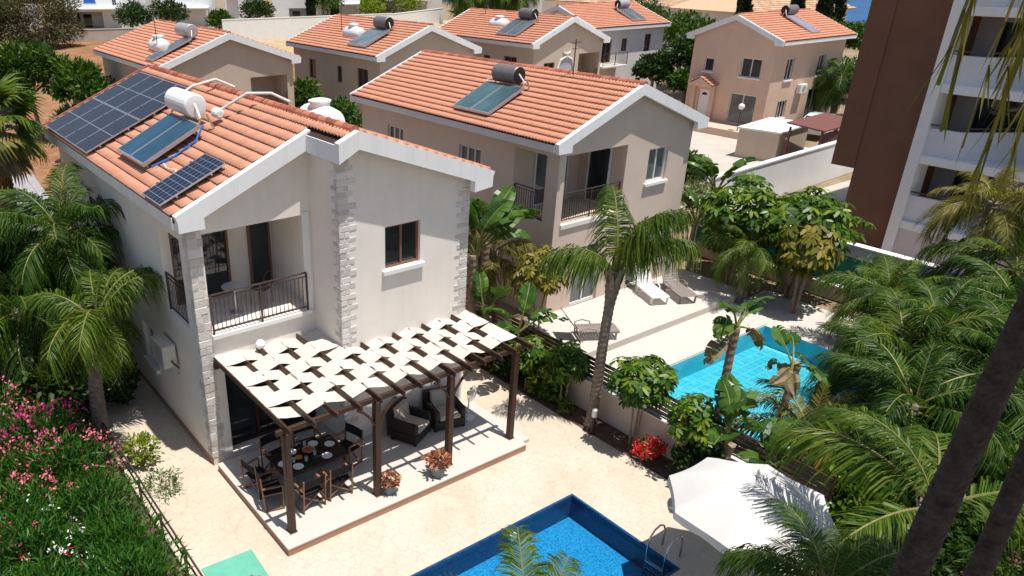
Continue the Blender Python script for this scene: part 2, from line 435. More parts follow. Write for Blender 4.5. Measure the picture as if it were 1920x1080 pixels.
def water_mat(name, tint, bump=0.3):
    """clear water sheet: sunlight passes, tinted, with a Fresnel reflection"""
    m, nt, N, L = nodes(name); pos = _pos(nt)
    tr = N.new('ShaderNodeBsdfTransparent'); tr.inputs[0].default_value = (*tint, 1)
    gl = N.new('ShaderNodeBsdfGlossy'); gl.inputs['Roughness'].default_value = 0.03
    nrm = _bump(nt, _noise(nt, 3.2, 3, 0.5, pos, 0.4), bump, 0.05); L.new(nrm, gl.inputs['Normal'])
    fr = N.new('ShaderNodeFresnel'); fr.inputs['IOR'].default_value = 1.33; L.new(nrm, fr.inputs['Normal'])
    mx = N.new('ShaderNodeMixShader'); L.new(fr.outputs[0], mx.inputs[0]); L.new(tr.outputs[0], mx.inputs[1]); L.new(gl.outputs[0], mx.inputs[2])
    o = N.new('ShaderNodeOutputMaterial'); L.new(mx.outputs[0], o.inputs[0]); return m
M_water1 = water_mat('pool_water_deep', (0.72,0.92,0.97))
M_water2 = water_mat('pool_water_clear', (0.74,0.94,0.97))
m_, nt_, N_, L_ = nodes('sea_water')
_out(nt_, _ramp(nt_, _noise(nt_, 0.02, 5, 0.6, _pos(nt_)), [(0.3,(0.006,0.055,0.17)),(0.7,(0.01,0.10,0.26))]), 0.35, 0, None, 0.3)
M_sea = m_

# PV: dark cells with pale grid printed under the glass
def pv_mat(name, sx, sy, cell, line, rough):
    m, nt, N, L = nodes(name)
    co = _coord(nt, 'Object'); sp = N.new('ShaderNodeSeparateXYZ'); L.new(co, sp.inputs[0])
    def grid(axis, pitch, w):
        a = N.new('ShaderNodeMath'); a.operation = 'PINGPONG'; L.new(sp.outputs[axis], a.inputs[0]); a.inputs[1].default_value = pitch/2
        b = N.new('ShaderNodeMath'); b.operation = 'LESS_THAN'; L.new(a.outputs[0], b.inputs[0]); b.inputs[1].default_value = w; return b.outputs[0]
    g1, g2 = grid(0, sx, 0.006), grid(1, sy, 0.006)
    mx = N.new('ShaderNodeMath'); mx.operation = 'MAXIMUM'; L.new(g1, mx.inputs[0]); L.new(g2, mx.inputs[1])
    col = _mix(nt, mx.outputs[0], cell, line)
    _out(nt, col, rough, 0, None, 0.5); return m
M_pva = pv_mat('pv_cells_grey', 0.182, 0.094, (0.017,0.016,0.022), (0.040,0.040,0.046), 0.24)
M_pvb = pv_mat('pv_cells_blue', 0.182, 0.172, (0.010,0.013,0.030), (0.20,0.22,0.27), 0.12)

M_bark = plain('palm_bark', (0.21,0.165,0.13), 0.95, var=0.35, scale=7, bump=0.8, bscale=22)
M_bark_shaded = plain('crown_shaded_palm_bark', (0.038,0.031,0.028), 0.95, var=0.6, scale=9, bump=1.0, bscale=38)  # dark grey bark taken towards black: the crown's shade is painted into its colour
M_barkr = plain('rusty_palm_bark', (0.34,0.13,0.055), 0.95, var=0.3, scale=7, bump=0.8, bscale=22)
M_stem = plain('grey_brown_stem', (0.26,0.185,0.135), 0.9, var=0.3, scale=9, bump=0.5)
M_boot = plain('palm_leaf_base', (0.27,0.20,0.145), 0.95, var=0.45, scale=8, bump=0.7)
M_palm = leafmat('palm_leaf', (0.020,0.055,0.005), (0.062,0.120,0.010), (0.160,0.205,0.022), 0.45, 0.30)
M_palmd = leafmat('palm_leaf_deep', (0.009,0.034,0.003), (0.030,0.080,0.006), (0.085,0.150,0.013), 0.45, 0.26)
M_palmy = leafmat('palm_leaf_olive', (0.070,0.080,0.012), (0.150,0.145,0.022), (0.27,0.21,0.05), 0.48, 0.28)
M_palmdry = leafmat('palm_leaf_dry', (0.10,0.075,0.04), (0.20,0.15,0.075), (0.34,0.26,0.14), 0.7, 0.2)
M_rach = plain('palm_rachis', (0.17,0.165,0.04), 0.5, var=0.3)
M_ole = leafmat('oleander_leaf', (0.010,0.050,0.006), (0.028,0.115,0.010), (0.090,0.20,0.022), 0.45, 0.28)
M_sche = leafmat('schefflera_leaf', (0.016,0.055,0.005), (0.055,0.130,0.008), (0.20,0.26,0.018), 0.38, 0.24)
M_schey = leafmat('schefflera_yellow', (0.07,0.075,0.010), (0.18,0.165,0.022), (0.36,0.28,0.05), 0.4, 0.24)
M_ban = leafmat('strelitzia_leaf', (0.018,0.060,0.010), (0.045,0.115,0.018), (0.11,0.20,0.035), 0.34, 0.32)
M_tree = leafmat('tree_leaf', (0.014,0.048,0.006), (0.040,0.100,0.010), (0.115,0.175,0.020), 0.5, 0.24)
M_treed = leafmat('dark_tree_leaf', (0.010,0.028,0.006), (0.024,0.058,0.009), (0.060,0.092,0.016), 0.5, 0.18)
M_cyp = leafmat('cypress_leaf', (0.006,0.016,0.008), (0.012,0.028,0.010), (0.024,0.045,0.014), 0.6, 0.12)
M_olive = leafmat('grey_olive_scrub', (0.045,0.055,0.022), (0.095,0.095,0.042), (0.18,0.155,0.08), 0.7, 0.15)
M_lime = leafmat('lime_leaf', (0.06,0.11,0.012), (0.17,0.25,0.025), (0.36,0.42,0.05), 0.4, 0.3)
M_pink = plain('pink_flower', (0.62,0.13,0.19), 0.6, var=0.35, scale=5)
M_mag = plain('magenta_flower', (0.50,0.02,0.16), 0.6, var=0.3, scale=8)
M_whitef = plain('white_flower', (0.74,0.72,0.64), 0.6, var=0.1)
M_redf = plain('red_flower', (0.60,0.012,0.010), 0.6, var=0.3, scale=12)
M_redleaf = leafmat('coleus_leaf', (0.16,0.035,0.02), (0.36,0.10,0.05), (0.58,0.33,0.17), 0.5, 0.2)

# ---------------------------------------------------------------- the setting
POOL1 = (0.3, -4.85, 6.41, -1.97)
POOL2 = (12.0, -3.5, 18.55, 0.70)
def sheet(mb, rect, holes, z, mi=0):
    x0,y0,x1,y1 = rect
    xs = sorted({x0,x1,*[a for h in holes for a in (h[0],h[2]) if x0<a<x1]}); ys = sorted({y0,y1,*[a for h in holes for a in (h[1],h[3]) if y0<a<y1]})
    for i in range(len(xs)-1):
        for j in range(len(ys)-1):
            cx,cy = (xs[i]+xs[i+1])/2,(ys[j]+ys[j+1])/2
            if any(h[0]<cx<h[2] and h[1]<cy<h[3] for h in holes): continue
            mb.quad((xs[i],ys[j],z),(xs[i+1],ys[j],z),(xs[i+1],ys[j+1],z),(xs[i],ys[j+1],z),mi)
    return mb
g = MB(); sheet(g, (-400,-300,140,420), [POOL1,POOL2], -0.02)
for (a,b,c,d) in [((140,-300),(140,420),(175,420),(175,-300))]:
    g.quad((a[0],a[1],-0.02),(d[0],d[1],-12),(c[0],c[1],-12),(b[0],b[1],-0.02))
struct('ground', g, M_ground)
struct('sea', MB().quad((150,-3000,-6),(4500,-3000,-6),(4500,4000,-6),(150,4000,-6)), M_sea)
struct('patio_paving', sheet(MB(), (-1.95,-12,8.75,16.5), [POOL1], 0.0), M_pave)
struct('planting_bed', sheet(MB(), (8.75,-14,9.75,16.5), [], 0.0), M_soil)
struct('side_bed', sheet(MB(), (-7.0,-6,-1.95,25), [], 0.0), M_soil)
struct('field', sheet(sheet(MB(), (-80,44.0,40,118), [], -0.01), (-80,26.0,7.0,44), [], -0.01), M_field)
struct('dry_verge', sheet(MB(), (40,60,110,118), [], -0.008), M_straw)
struct('neighbour_paving', sheet(MB(), (9.75,-3.9,21.5,2.45), [POOL2], 0.06), M_terr)
struct('right_garden_bed', sheet(MB(), (9.75,-14,27,-3.9), [], 0.0), M_soil)
struct('road', sheet(MB(), (21.5,11.0,46.0,24.6), [], 0.01), M_road)
struct('side_lane', sheet(MB(), (27.0,-10,60.0,8.9), [], 0.012), M_road)

# main terrace: slab with pink plinth, pale top
t = MB(); t.box((0,0,0.0),(6.8,3.68,0.165)); struct('terrace_plinth', t, M_plinth)
t = MB(); t.bbox((-0.012,-0.012,0.165),(6.812,3.68,0.21),0.006); struct('terrace_floor', t, M_terr)
t = MB(); t.bbox((6.815,0.25,0.0),(7.16,2.6,0.10),0.008); struct('terrace_step', t, M_terr)
# neighbour's raised terrace
t = MB(); t.bbox((11.6,2.45,0.0),(20.2,5.3,0.30),0.01); struct('neighbour_terrace', t, M_terr)
t = MB(); t.box((12.0,0.72,0.061),(18.7,0.92,0.10)); struct('pool_coping', t, M_terr)

def pool(name, rect, depth, mfloor, mwall, mrim, mwater, wl, top):
    x0,y0,x1,y1 = rect; mb = MB()
    mb.quad((x0,y0,-depth),(x1,y0,-depth),(x1,y1,-depth),(x0,y1,-depth),0)
    for a,b in (((x0,y0),(x0,y1)),((x0,y1),(x1,y1)),((x1,y1),(x1,y0)),((x1,y0),(x0,y0))):
        mb.quad((*a,-depth),(*b,-depth),(*b,top-0.12),(*a,top-0.12),1)
        mb.quad((*a,top-0.12),(*b,top-0.12),(*b,top),(*a,top),2)
    o = struct(name, mb, [mfloor,mwall,mrim])
    w = struct(name.replace('basin','water'), MB().quad((x0+.002,y0+.002,wl),(x1-.002,y0+.002,wl),(x1-.002,y1-.002,wl),(x0+.002,y1-.002,wl)), mwater)
    return o, w
pool('pool_basin', POOL1, 0.60, M_pool1, M_pool1, M_pool1rim, M_water1, -0.07, 0.0)
pb2, _w = pool('neighbour_pool_basin', POOL2, 0.62, M_grout, M_pool2, M_pool2, M_water2, -0.06, 0.06)
# floor tiles of the neighbour's pool, each its own piece
tm = MB(); tm.bbox((-0.136,-0.136,0),(0.136,0.136,0.012),0.006); tme = tm.mesh('floor_tile'); tme.materials.append(M_pool2)
_n = 0
for i in range(22):
    for j in range(14):
        x = POOL2[0]+0.15+0.303*i; y = POOL2[3]-0.15-0.303*j
        if x > POOL2[2]-0.14 or y < POOL2[1]+0.14: continue
        o = bpy.data.objects.new('floor_tile', tme); COL.objects.link(o); o.parent = pb2; o.location = (x,y,-0.618); _n += 1
# rim of the main pool: thin dark coping line
t = MB(); x0,y0,x1,y1 = POOL1
t.box((x0-0.06,y1,0.0),(x1+0.06,y1+0.06,0.012)); t.box((x1,y0-0.06,0.0),(x1+0.06,y1,0.012)); t.box((x0-0.06,y0-0.06,0),(x1,y0,0.012))
struct('pool_rim', t, M_pool1rim)
# ---------------------------------------------------------------- roof tiles
def tile_template(w=0.29, L=0.33, th=0.011):
    """double-roll tile: across = x, up-slope = y, lower end raised and open"""
    prof = []
    for k in range(2):
        b = k*w/2
        prof += [(b, 0.0), (b+0.045, 0.0), (b+0.064, 0.032), (b+0.095, 0.050), (b+0.126, 0.032)]
    prof.append((w, 0.0))
    n = len(prof); v = []; f = []
    for (x, z) in prof: v.append((x-w/2, 0, z+0.054))       # lower (front) top edge
    for (x, z) in prof: v.append((x-w/2, L, z+0.002))       # upper edge, tucked under the next row
    for (x, z) in prof: v.append((x-w/2, 0.0, z+0.054-th))  # front lip bottom
    for i in range(n-1):
        f.append((i, i+1, n+i+1, n+i)); f.append((2*n+i, 2*n+i+1, i+1, i))
    return np.array(v, np.float32), np.array(f, np.int32)
TILE_V, TILE_F = tile_template()
_tile_mesh = {}
def tile_mesh(mat):
    if mat.name not in _tile_mesh:
        me = np_mesh('roof_tile', TILE_V, TILE_F); me.materials.append(mat); _tile_mesh[mat.name] = me
    return _tile_mesh[mat.name]
def rot_cols(x, y, z):
    return Matrix(((x[0],y[0],z[0],0),(x[1],y[1],z[1],0),(x[2],y[2],z[2],0),(0,0,0,1)))
def roof_slope(parent, o, along, up, length, run, mat, n_ind=0, near=None, skip=None, row=0.30, wid=0.285):
    """tile one slope. o = eave start (parent's local), along/up unit vectors; n_ind tiles nearest 'near' become parts"""
    along, up, o = Vector(along), Vector(up), Vector(o)
    if along.cross(up).z < 0: o = o + along*length; along = -along
    nrm = along.cross(up)
    nc = max(1, int(round(length/wid))); wid = length/nc; nr = max(1, int(round(run/row))); row = run/nr
    sx = wid/0.29; sy = row/0.30
    spots = []
    for r in range(nr):
        for c in range(nc):
            p = o + along*((c+0.5)*wid) + up*(r*row-0.03) + nrm*(0.012+rng.uniform(-0.003,0.003))
            if skip and skip(p): continue
            spots.append((p, rng.uniform(-0.012,0.012)))
    if n_ind and near is not None: spots.sort(key=lambda s: (s[0]-Vector(near)).length)
    ind, rest = spots[:n_ind], spots[n_ind:]
    B = rot_cols(along*sx, up*sy, nrm)
    for p, a in ind:
        ob = bpy.data.objects.new('roof_tile', tile_mesh(mat)); COL.objects.link(ob); ob.parent = parent
        ob.matrix_local = Matrix.Translation(p) @ Matrix.Rotation(a, 4, nrm) @ B
    if rest:
        M = np.tile(np.array(B.to_3x3(), np.float32)[None], (len(rest),1,1))
        me = scatter_mesh('roof_tiles', TILE_V, TILE_F, M, np.array([tuple(s[0]) for s in rest], np.float32))
        me.materials.append(mat)
        ob = bpy.data.objects.new('roof_tiles', me); COL.objects.link(ob); ob.parent = parent; ob['kind'] = 'stuff'
def ridge_caps(parent, a, b, mat, pitch=0.36, ind=True, r=0.115):
    a, b = Vector(a), Vector(b); L = (b-a).length; n = int(L/pitch); d = (b-a)/L
    prof = [(-r,-0.05),(-r*0.8,0.03),(-r*0.4,0.075),(0,0.09),(r*0.4,0.075),(r*0.8,0.03),(r,-0.05)]
    x = d.cross(Vector((0,0,1))).normalized(); z = x.cross(d)
    def seg(mb, s, jit=0.0):
        k = len(prof); v = []
        for (px,pz) in prof: v.append(a + d*s + x*px*1.08 + z*(pz+0.018+jit))
        for (px,pz) in prof: v.append(a + d*(s+pitch+0.03) + x*px*0.95 + z*(pz+jit))
        mb.add(v, [(i,i+1,k+i+1,k+i) for i in range(k-1)] + [tuple(range(k))])
    if ind:
        for i in range(n):
            mb = MB(); seg(mb, i*pitch, rng.uniform(-0.008,0.008)); o = link('ridge_tile', mb.mesh('ridge_tile'), mat, parent)
    else:
        mb = MB()
        for i in range(n): seg(mb, i*pitch)
        o = link('ridge_tiles', mb.mesh('ridge_tiles'), mat, parent); o['kind'] = 'stuff'

# ---------------------------------------------------------------- windows, doors, rails (in the parent's local frame)
def window(parent, o, u, n, u0, v0, u1, v1, inset=0.10, frame=M_wframe, glassm=M_glassd, panes=2, sill=True, name='window', fw=0.055, sillm=None):
    o, u, n = Vector(o), Vector(u), Vector(n); v = Vector((0,0,1))
    P = lambda a,b,d=0: o + u*a + v*b + n*d
    mb = MB(); d = -inset; h = fw/2
    for a,b in (((u0,v0+h),(u1,v0+h)),((u0,v1-h),(u1,v1-h))): mb.beam(P(*a,d),P(*b,d),fw,0.07,up=n)
    for q in [u0+h,u1-h]: mb.beam(P(q,v0+fw,d),P(q,v1-fw,d),fw,0.07,up=n)
    for k in range(1,panes): q = u0+(u1-u0)*k/panes; mb.beam(P(q,v0+fw,d),P(q,v1-fw,d),fw,0.06,up=n)
    w = link(name, mb.mesh(name), frame, parent)
    for k in range(panes):
        a = u0+(u1-u0)*k/panes+fw*0.4; b = u0+(u1-u0)*(k+1)/panes-fw*0.4
        dd = d-0.012-0.014*(k%2)
        q = MB(); q.quad(P(a,v0+fw*0.6,dd),P(b,v0+fw*0.6,dd),P(b,v1-fw*0.6,dd),P(a,v1-fw*0.6,dd)); link('pane', q.mesh('pane'), glassm, w)
    if sill:
        s = MB(); s.beam(P(u0-0.09,v0-0.055,0.02),P(u1+0.09,v0-0.055,0.02),0.16,0.10,up=v)
        link('sill', s.mesh('sill'), sillm or M_stucw, w)
    return w
def railing(parent, a, b, h=0.98, mat=M_iron, pitch=0.105, posts=(0,0.5,1)):
    """wrought iron balustrade from a to b (local), base points at floor"""
    a, b = Vector(a), Vector(b); z = Vector((0,0,1)); L = (b-a).length
    r = MB(); r.beam(a+z*h,b+z*h,0.045,0.03); r.beam(a+z*(h-0.10),b+z*(h-0.10),0.02,0.02); r.beam(a+z*0.09,b+z*0.09,0.025,0.025)
    rail = link('balcony_railing', r.mesh('balcony_railing'), mat, parent)
    for t_ in posts:
        q = a+(b-a)*t_; p = MB(); p.beam(q,q+z*(h-0.017),0.04,0.04); link('post', p.mesh('post'), mat, rail)
    n = int(L/pitch); me = None
    for i in range(1,n):
        q = a+(b-a)*(i/n)
        if any(abs(i/n-t_)*L < 0.04 for t_ in posts): continue
        if me is None:
            s = MB(); s.beam((0,0,0.10),(0,0,h-0.11),0.016,0.016); s.lathe([(0.008,0.0),(0.02,0.02),(0.008,0.04)],(0,0,h*0.5),6); me = s.mesh('baluster'); me.materials.append(mat)
        ob = bpy.data.objects.new('baluster', me); COL.objects.link(ob); ob.parent = rail; ob.location = q
    return rail
X1, Y1, Z1 = Vector((1,0,0)), Vector((0,1,0)), Vector((0,0,1))

def fascia_poly(xl, zl, xr, zr_, xrid, zrid, hgt, ret, top_only=None):
    """gable board outline in (x,z): top edge, then bottom returns and inner slope"""
    sl = (zrid-zl)/(xrid-xl); sr = (zrid-zr_)/(xr-xrid)
    return [(xl,zl),(xl+0.04,zl-hgt*0.95),(xl+ret,zl-hgt*0.95),(xl+ret,zl+sl*ret-hgt),(xrid,zrid-hgt),
            (xr-ret,zr_+sr*ret-hgt),(xr-ret,zr_-hgt*0.95),(xr-0.04,zr_-hgt*0.95),(xr,zr_),(xrid,zrid)]

def villa(name, label, loc, rz, W, D, ze, zr, wallm, tilem, holes=None, loggia=None, n_ind=0, near=None, ov=0.43, fo=0.30, z0=0.0, ridge=M_ridge, group=None, wells=None, skip=None, cap_ind=False, row=0.30, wid=0.285):
    """gabled two-storey house; local frame: front gable on y=0, eaves on x=0 and x=W"""
    root = thing(name, label, 'house', loc, rz, group)
    holes = holes or {}
    xm = W/2; sl = (zr-ze)/(xm+ov); zw = ze+sl*ov-0.16     # wall top under the eave
    H = zw-z0
    mb = MB()
    mb.wall((0,0,z0),X1,Z1,(0,-1,0),W,H,holes.get('front',()),0.22)
    mb.wall((0,0.001,z0),Y1,Z1,(-1,0,0),D-0.002,H,holes.get('left',()),0.22)
    mb.wall((W,0.001,z0),Y1,Z1,(1,0,0),D-0.002,H,holes.get('right',()),0.22)
    mb.wall((0,D,z0),X1,Z1,(0,1,0),W,H,(),0.22)
    for y in (0.0, D): mb.add([(0,y,zw),(W,y,zw),(xm,y,zw+sl*xm)], [(0,1,2)])
    wall = link('wall', mb.mesh('wall'), wallm, root)
    # roof body
    nl = Vector((-sl,0,1)).normalized()
    rb = MB()
    yl, yh = -fo, D+fo
    th = 0.14
    rb.prism([(-ov,ze-0.02),(xm,zr-0.02),(W+ov,ze-0.02),(W+ov,ze-th),(xm,zr-th),(-ov,ze-th)], yl+0.16, yh-0.16)
    roof = link('roof', rb.mesh('roof'), M_under, root)
    for yy0, yy1, nm in ((yl, yl+0.16, 'gable_fascia'), (yh-0.16, yh, 'gable_fascia')):
        fb = MB(); fb.prism(fascia_poly(-ov,ze+0.02,W+ov,ze+0.02,xm,zr+0.02,0.34,0.62), yy0, yy1); link(nm, fb.mesh(nm), M_fascia, roof)
    eb = MB(); eb.box((-ov-0.022,yl+0.161,ze-0.26),(-ov-0.002,yh-0.161,ze-0.03)); eb.box((-ov,yl+0.161,ze-0.26),(-ov+0.10,yh-0.161,ze-th-0.001)); eb.box((-ov+0.10,yl+0.161,ze-0.26),(-0.001,yh-0.161,ze-0.22))
    link('eave_board', eb.mesh('eave_board'), M_fascia if wallm is not M_stuc2 else M_stuc4, roof)
    eb = MB(); eb.box((W+ov+0.002,yl+0.161,ze-0.26),(W+ov+0.022,yh-0.161,ze-0.03)); eb.box((W+ov-0.10,yl+0.161,ze-0.26),(W+ov,yh-0.161,ze-th-0.001)); eb.box((W+0.001,yl+0.161,ze-0.26),(W+ov-0.10,yh-0.161,ze-0.22))
    link('eave_board', eb.mesh('eave_board'), M_fascia if wallm is not M_stuc2 else M_stuc4, roof)
    upl = Vector((1,0,sl)).normalized(); upr = Vector((-1,0,sl)).normalized()
    run = (xm+ov)*math.sqrt(1+sl*sl)
    roof_slope(roof,(-ov,yl+0.165,ze-0.02),Y1,upl,(yh-yl)-0.33,run,tilem,n_ind if near!='right' else 0,(-ov,yl,ze),skip,row,wid)
    roof_slope(roof,(W+ov,yl+0.165,ze-0.02),Y1,upr,(yh-yl)-0.33,run,tilem,n_ind if near=='right' else 0,(W+ov,yl,ze),None,row,wid)
    ridge_caps(roof,(xm,yl+0.02,zr+0.0),(xm,yh-0.1,zr+0.0),ridge,ind=cap_ind)
    root['zw'] = zw
    return root, wall, roof, dict(sl=sl, zw=zw, xm=xm, upl=upl, upr=upr)

def loggia_box(parent, x0, x1, z0, z1, d, wallm, left_open=None, name='balcony'):
    """recessed balcony behind openings in the front (and left) wall; local frame"""
    mb = MB()
    mb.quad((x0-.2,0.2,z0),(x1+.02,0.2,z0),(x1+.02,d,z0),(x0-.2,d,z0))                 # floor
    mb.quad((x0-.2,0.2,z1+.02),(x0-.2,d,z1+.02),(x1+.02,d,z1+.02),(x1+.02,0.2,z1+.02)) # ceiling
    mb.quad((x1+.02,0.2,z0),(x1+.02,0.2,z1+.02),(x1+.02,d,z1+.02),(x1+.02,d,z0))       # right side
    mb.quad((x0-.2,d,z0),(x1+.02,d,z0),(x1+.02,d,z1+.02),(x0-.2,d,z1+.02))             # back
    if left_open is None: mb.quad((x0-.02,0.2,z0),(x0-.02,d,z0),(x0-.02,d,z1+.02),(x0-.02,0.2,z1+.02))
    return link(name, mb.mesh(name), wallm, parent)

# ---------------------------------------------------------------- the main house
H1 = thing('villa', 'cream villa with dark solar panels, stone corners and a pergola in front', 'house', (0,3.93,0), 0, 'tiled roof villas')
OFF = Vector((0,3.93,0))
YH, YW, XW, XR, YB = 3.93, 2.62, 3.04, 6.8, 15.1
ZE, XE, XRID, ZRID, XRE, ZRE = 6.50, -0.29, 3.37, 8.074, 7.25, 6.66
SL = (ZRID-ZE)/(XRID-XE); SR = (ZRID-ZRE)/(XRE-XRID)
ZW0 = 6.20
mb = MB()
mb.wall((0,YH,0),X1,Z1,(0,-1,0),XW,ZW0,[(0.33,3.55,2.86,5.96),(0.52,0.211,3.041,2.62)],0.24)
mb.wall((XW,YW,0),X1,Z1,(0,-1,0),XR-XW,ZW0,[(1.23,4.67,2.26,5.73)],0.24)
mb.wall((XW,YW+0.001,0),Y1,Z1,(-1,0,0),YH-YW-0.001,7.72,[],0.24)
mb.wall((0,YH+0.001,0),Y1,Z1,(-1,0,0),YB-YH-0.002,ZW0,[(0.55,3.55,1.95,5.75),(3.55,1.15,4.5,2.3),(7.2,3.9,8.2,5.0)],0.24)
mb.wall((XR,YW+0.001,0),Y1,Z1,(1,0,0),YB-YW-0.002,ZW0+0.12,[],0.24)
mb.wall((0,YB,0),X1,Z1,(0,1,0),XR,ZW0,[],0.24)
zl = lambda x: ZE + SL*(x-XE) - 0.17
zr_ = lambda x: ZRID - SR*(x-XRID) - 0.17
mb.add([(0,YH,ZW0),(XW,YH,ZW0),(XW,YH,zl(XW)),(0,YH,zl(0))], [(0,1,2,3)])
mb.add([(XW,YW,ZW0),(XR,YW,ZW0),(XR,YW,zr_(XR)),(XRID,YW,zl(XRID)),(XW,YW,zl(XW))], [(0,1,2,3,4)])
mb.add([(0,YB,ZW0),(0,YB,zl(0)),(XRID,YB,zl(XRID)),(XR,YB,zr_(XR)),(XR,YB,ZW0)], [(0,1,2,3,4)])
h1wall = obj('wall', mb, M_stuc1, H1)
# balcony recess
mb = MB(); x0,x1,z0,z1,yb = 0.24,3.0,3.549,5.965,YH+2.1
mb.quad((x0,YH+.24,z0),(x1,YH+.24,z0),(x1,yb,z0),(x0,yb,z0)); mb.quad((x0,YH+.24,z1),(x0,yb,z1),(x1,yb,z1),(x1,YH+.24,z1))
mb.quad((x1,YH+.24,z0),(x1,YH+.24,z1),(x1,yb,z1),(x1,yb,z0)); mb.quad((x0,yb,z0),(x1,yb,z0),(x1,yb,z1),(x0,yb,z1))
h1bal = obj('balcony', mb, M_stuc1, H1)
window(h1bal,(0,yb-.02-3.93,0),X1,(0,-1,0),0.26,3.56,1.75,5.85,-0.03,M_bframe,M_glassd,2,False,'sliding_door')
window(h1bal,(0,yb-.02-3.93,0),X1,(0,-1,0),2.30,3.56,2.92,5.85,-0.03,M_bframe,M_glassd,1,False,'sliding_door')
slab = MB(); slab.bbox((0.30,YH-0.10,3.43),(2.93,YH+0.02,3.545),0.01); obj('balcony_sill', slab, M_stucw, h1bal)
slab = MB(); slab.bbox((2.80,YH-0.035,3.40),(2.98,YH+0.02,6.02),0.01); obj('opening_jamb', slab, M_stucw, h1bal)
railing(h1bal,(0.36,-0.045,3.55),(2.82,-0.045,3.55)); railing(h1bal,(-0.0+0.05,0.58,3.55),(0.05,1.92,3.55),posts=(0,1))
# openings
window(h1wall,(XW,YW-3.93,0),X1,(0,-1,0),1.23,4.67,2.26,5.73,0.12,M_bframe,M_glassd,2)
window(h1wall,(0,0,0),Y1,(-1,0,0),3.55,1.15,4.5,2.3,0.14,M_wframe,M_glassd,2)
window(h1wall,(0,0,0),Y1,(-1,0,0),7.2,3.9,8.2,5.0,0.14,M_wframe,M_glassd,2)
window(h1wall,(0,0,0),X1,(0,-1,0),0.55,0.215,3.02,2.60,0.30,M_wood,M_glassd,3,False,'sliding_door',fw=0.08)
# left-hand room behind the glass is dark, plinth band along the wall foot
pl = MB(); pl.box((-0.012,YH+0.002,0.002),(-0.002,YB,0.17)); obj('plinth_band', pl, M_plinth, h1wall)

# split-stone corner blocks, each one proud of the wall
def quoin(parent, corner, ux, uy, z0, z1, a_long, a_short, b_long, b_short, h=0.125, proud=0.013, off=(0,0,0), side=True):
    """ux, uy: directions away from the corner along the two faces; blocks alternate long/short"""
    c = Vector(corner); ux, uy = Vector(ux), Vector(uy); z = z0; k = 0
    while z < z1-0.04:
        hh = min(h*rng.uniform(0.82,1.22), z1-z); la = (a_long if k%2 else a_short)*rng.uniform(0.88,1.12); lb = (b_short if k%2 else b_long)*rng.uniform(0.85,1.15)
        pieces = [(0,la)] if rng.random() < 0.45 else [(0,la*rng.uniform(0.4,0.6)),None]
        if pieces[-1] is None: pieces[-1] = (pieces[0][1], la)
        for (s0,s1) in pieces:
            p = proud*rng.uniform(0.5,1.4); g_ = 0.004
            lo = c + ux*(s0+g_ if s0 else -p) + Z1*(z+g_); hi = c + ux*(s1-g_) + Z1*(z+hh-g_)
            nn = -uy*p
            pts = [lo+nn, hi+nn, lo-uy*-0.05, hi-uy*-0.05]
            lo_ = [min(q[i] for q in pts) for i in range(3)]; hi_ = [max(q[i] for q in pts) for i in range(3)]
            m_ = MB(); m_.bbox(lo_,hi_,min(0.011,(hh-2*g_)*0.2))
            for q in range(len(m_.v)): 
                vx = m_.v[q]; m_.v[q] = tuple(vx[i]+rng.uniform(-0.004,0.004) for i in range(3))
            obj('stone', m_, M_stone, parent)
        if side:
            p = proud*rng.uniform(0.5,1.4); g_ = 0.004
            lo = c + uy*0.055 + Z1*(z+g_); hi = c + uy*lb + Z1*(z+hh-g_); nn = -ux*p
            pts = [lo+nn, hi+nn, lo+ux*0.05, hi+ux*0.05]
            lo_ = [min(q[i] for q in pts) for i in range(3)]; hi_ = [max(q[i] for q in pts) for i in range(3)]
            m_ = MB(); m_.bbox(lo_,hi_,0.011); obj('stone', m_, M_stone, parent)
        z += hh; k += 1
quoin(h1wall,(0,YH,0),X1,Y1,0.22,6.12,0.315,0.315,0.30,0.18,h=0.19)
quoin(h1wall,(XW,YW,0),X1,Y1,2.92,7.60,0.42,0.27,0.30,0.16,h=0.135)
quoin(h1wall,(XR,YW,0),-X1,Y1,2.92,6.30,0.40,0.26,0.30,0.16,h=0.135,side=False)
quoin(h1wall,(XW,YW,0),X1,Y1,0.22,2.60,0.42,0.30,0.30,0.2,h=0.17)

# roof of the main house
rb = MB(); th = 0.15
rb.prism([(XE,ZE-0.02),(XW-0.141,ZE+SL*(XW-0.141-XE)-0.02),(XW-0.141,ZE+SL*(XW-0.141-XE)-th),(XE,ZE-th)], YH-0.10, YB+0.30)
rb.prism([(XW-0.14,ZE+SL*(XW-0.14-XE)-0.02),(XRID,ZRID-0.02),(XRE,ZRE-0.02),(XRE,ZRE-th),(XRID,ZRID-th),(XW-0.14,ZE+SL*(XW-0.14-XE)-th)], YW-0.20, YB+0.30)
h1roof = obj('roof', rb, M_under, H1)
XM = XW-0.05
zt_ = lambda x: ZE+SL*(x-XE)
fb = MB(); fb.prism([(XE,ZE+.03),(XE+.04,ZE-.10),(XE+.05,ZE-.34),(0.34,ZE-.34),(0.34,zt_(0.34)-.36),(XM,zt_(XM)-.36),(XM,zt_(XM)+.03)], YH-0.28, YH-0.10)
obj('gable_fascia', fb, M_fascia, h1roof)
fb = MB(); fb.prism([(XM-0.12,zt_(XM-.12)+.03),(XM-0.12,zt_(XM-.12)-.40),(XRID,ZRID-.36),(XRE-.62,ZRE+SR*.62-.36),(XRE-.62,ZRE-.40),(XRE-.06,ZRE-.34),(XRE-.05,ZRE-.10),(XRE,ZRE+.03),(XRID,ZRID+.03)], YW-0.38, YW-0.20)
obj('gable_fascia', fb, M_fascia, h1roof)
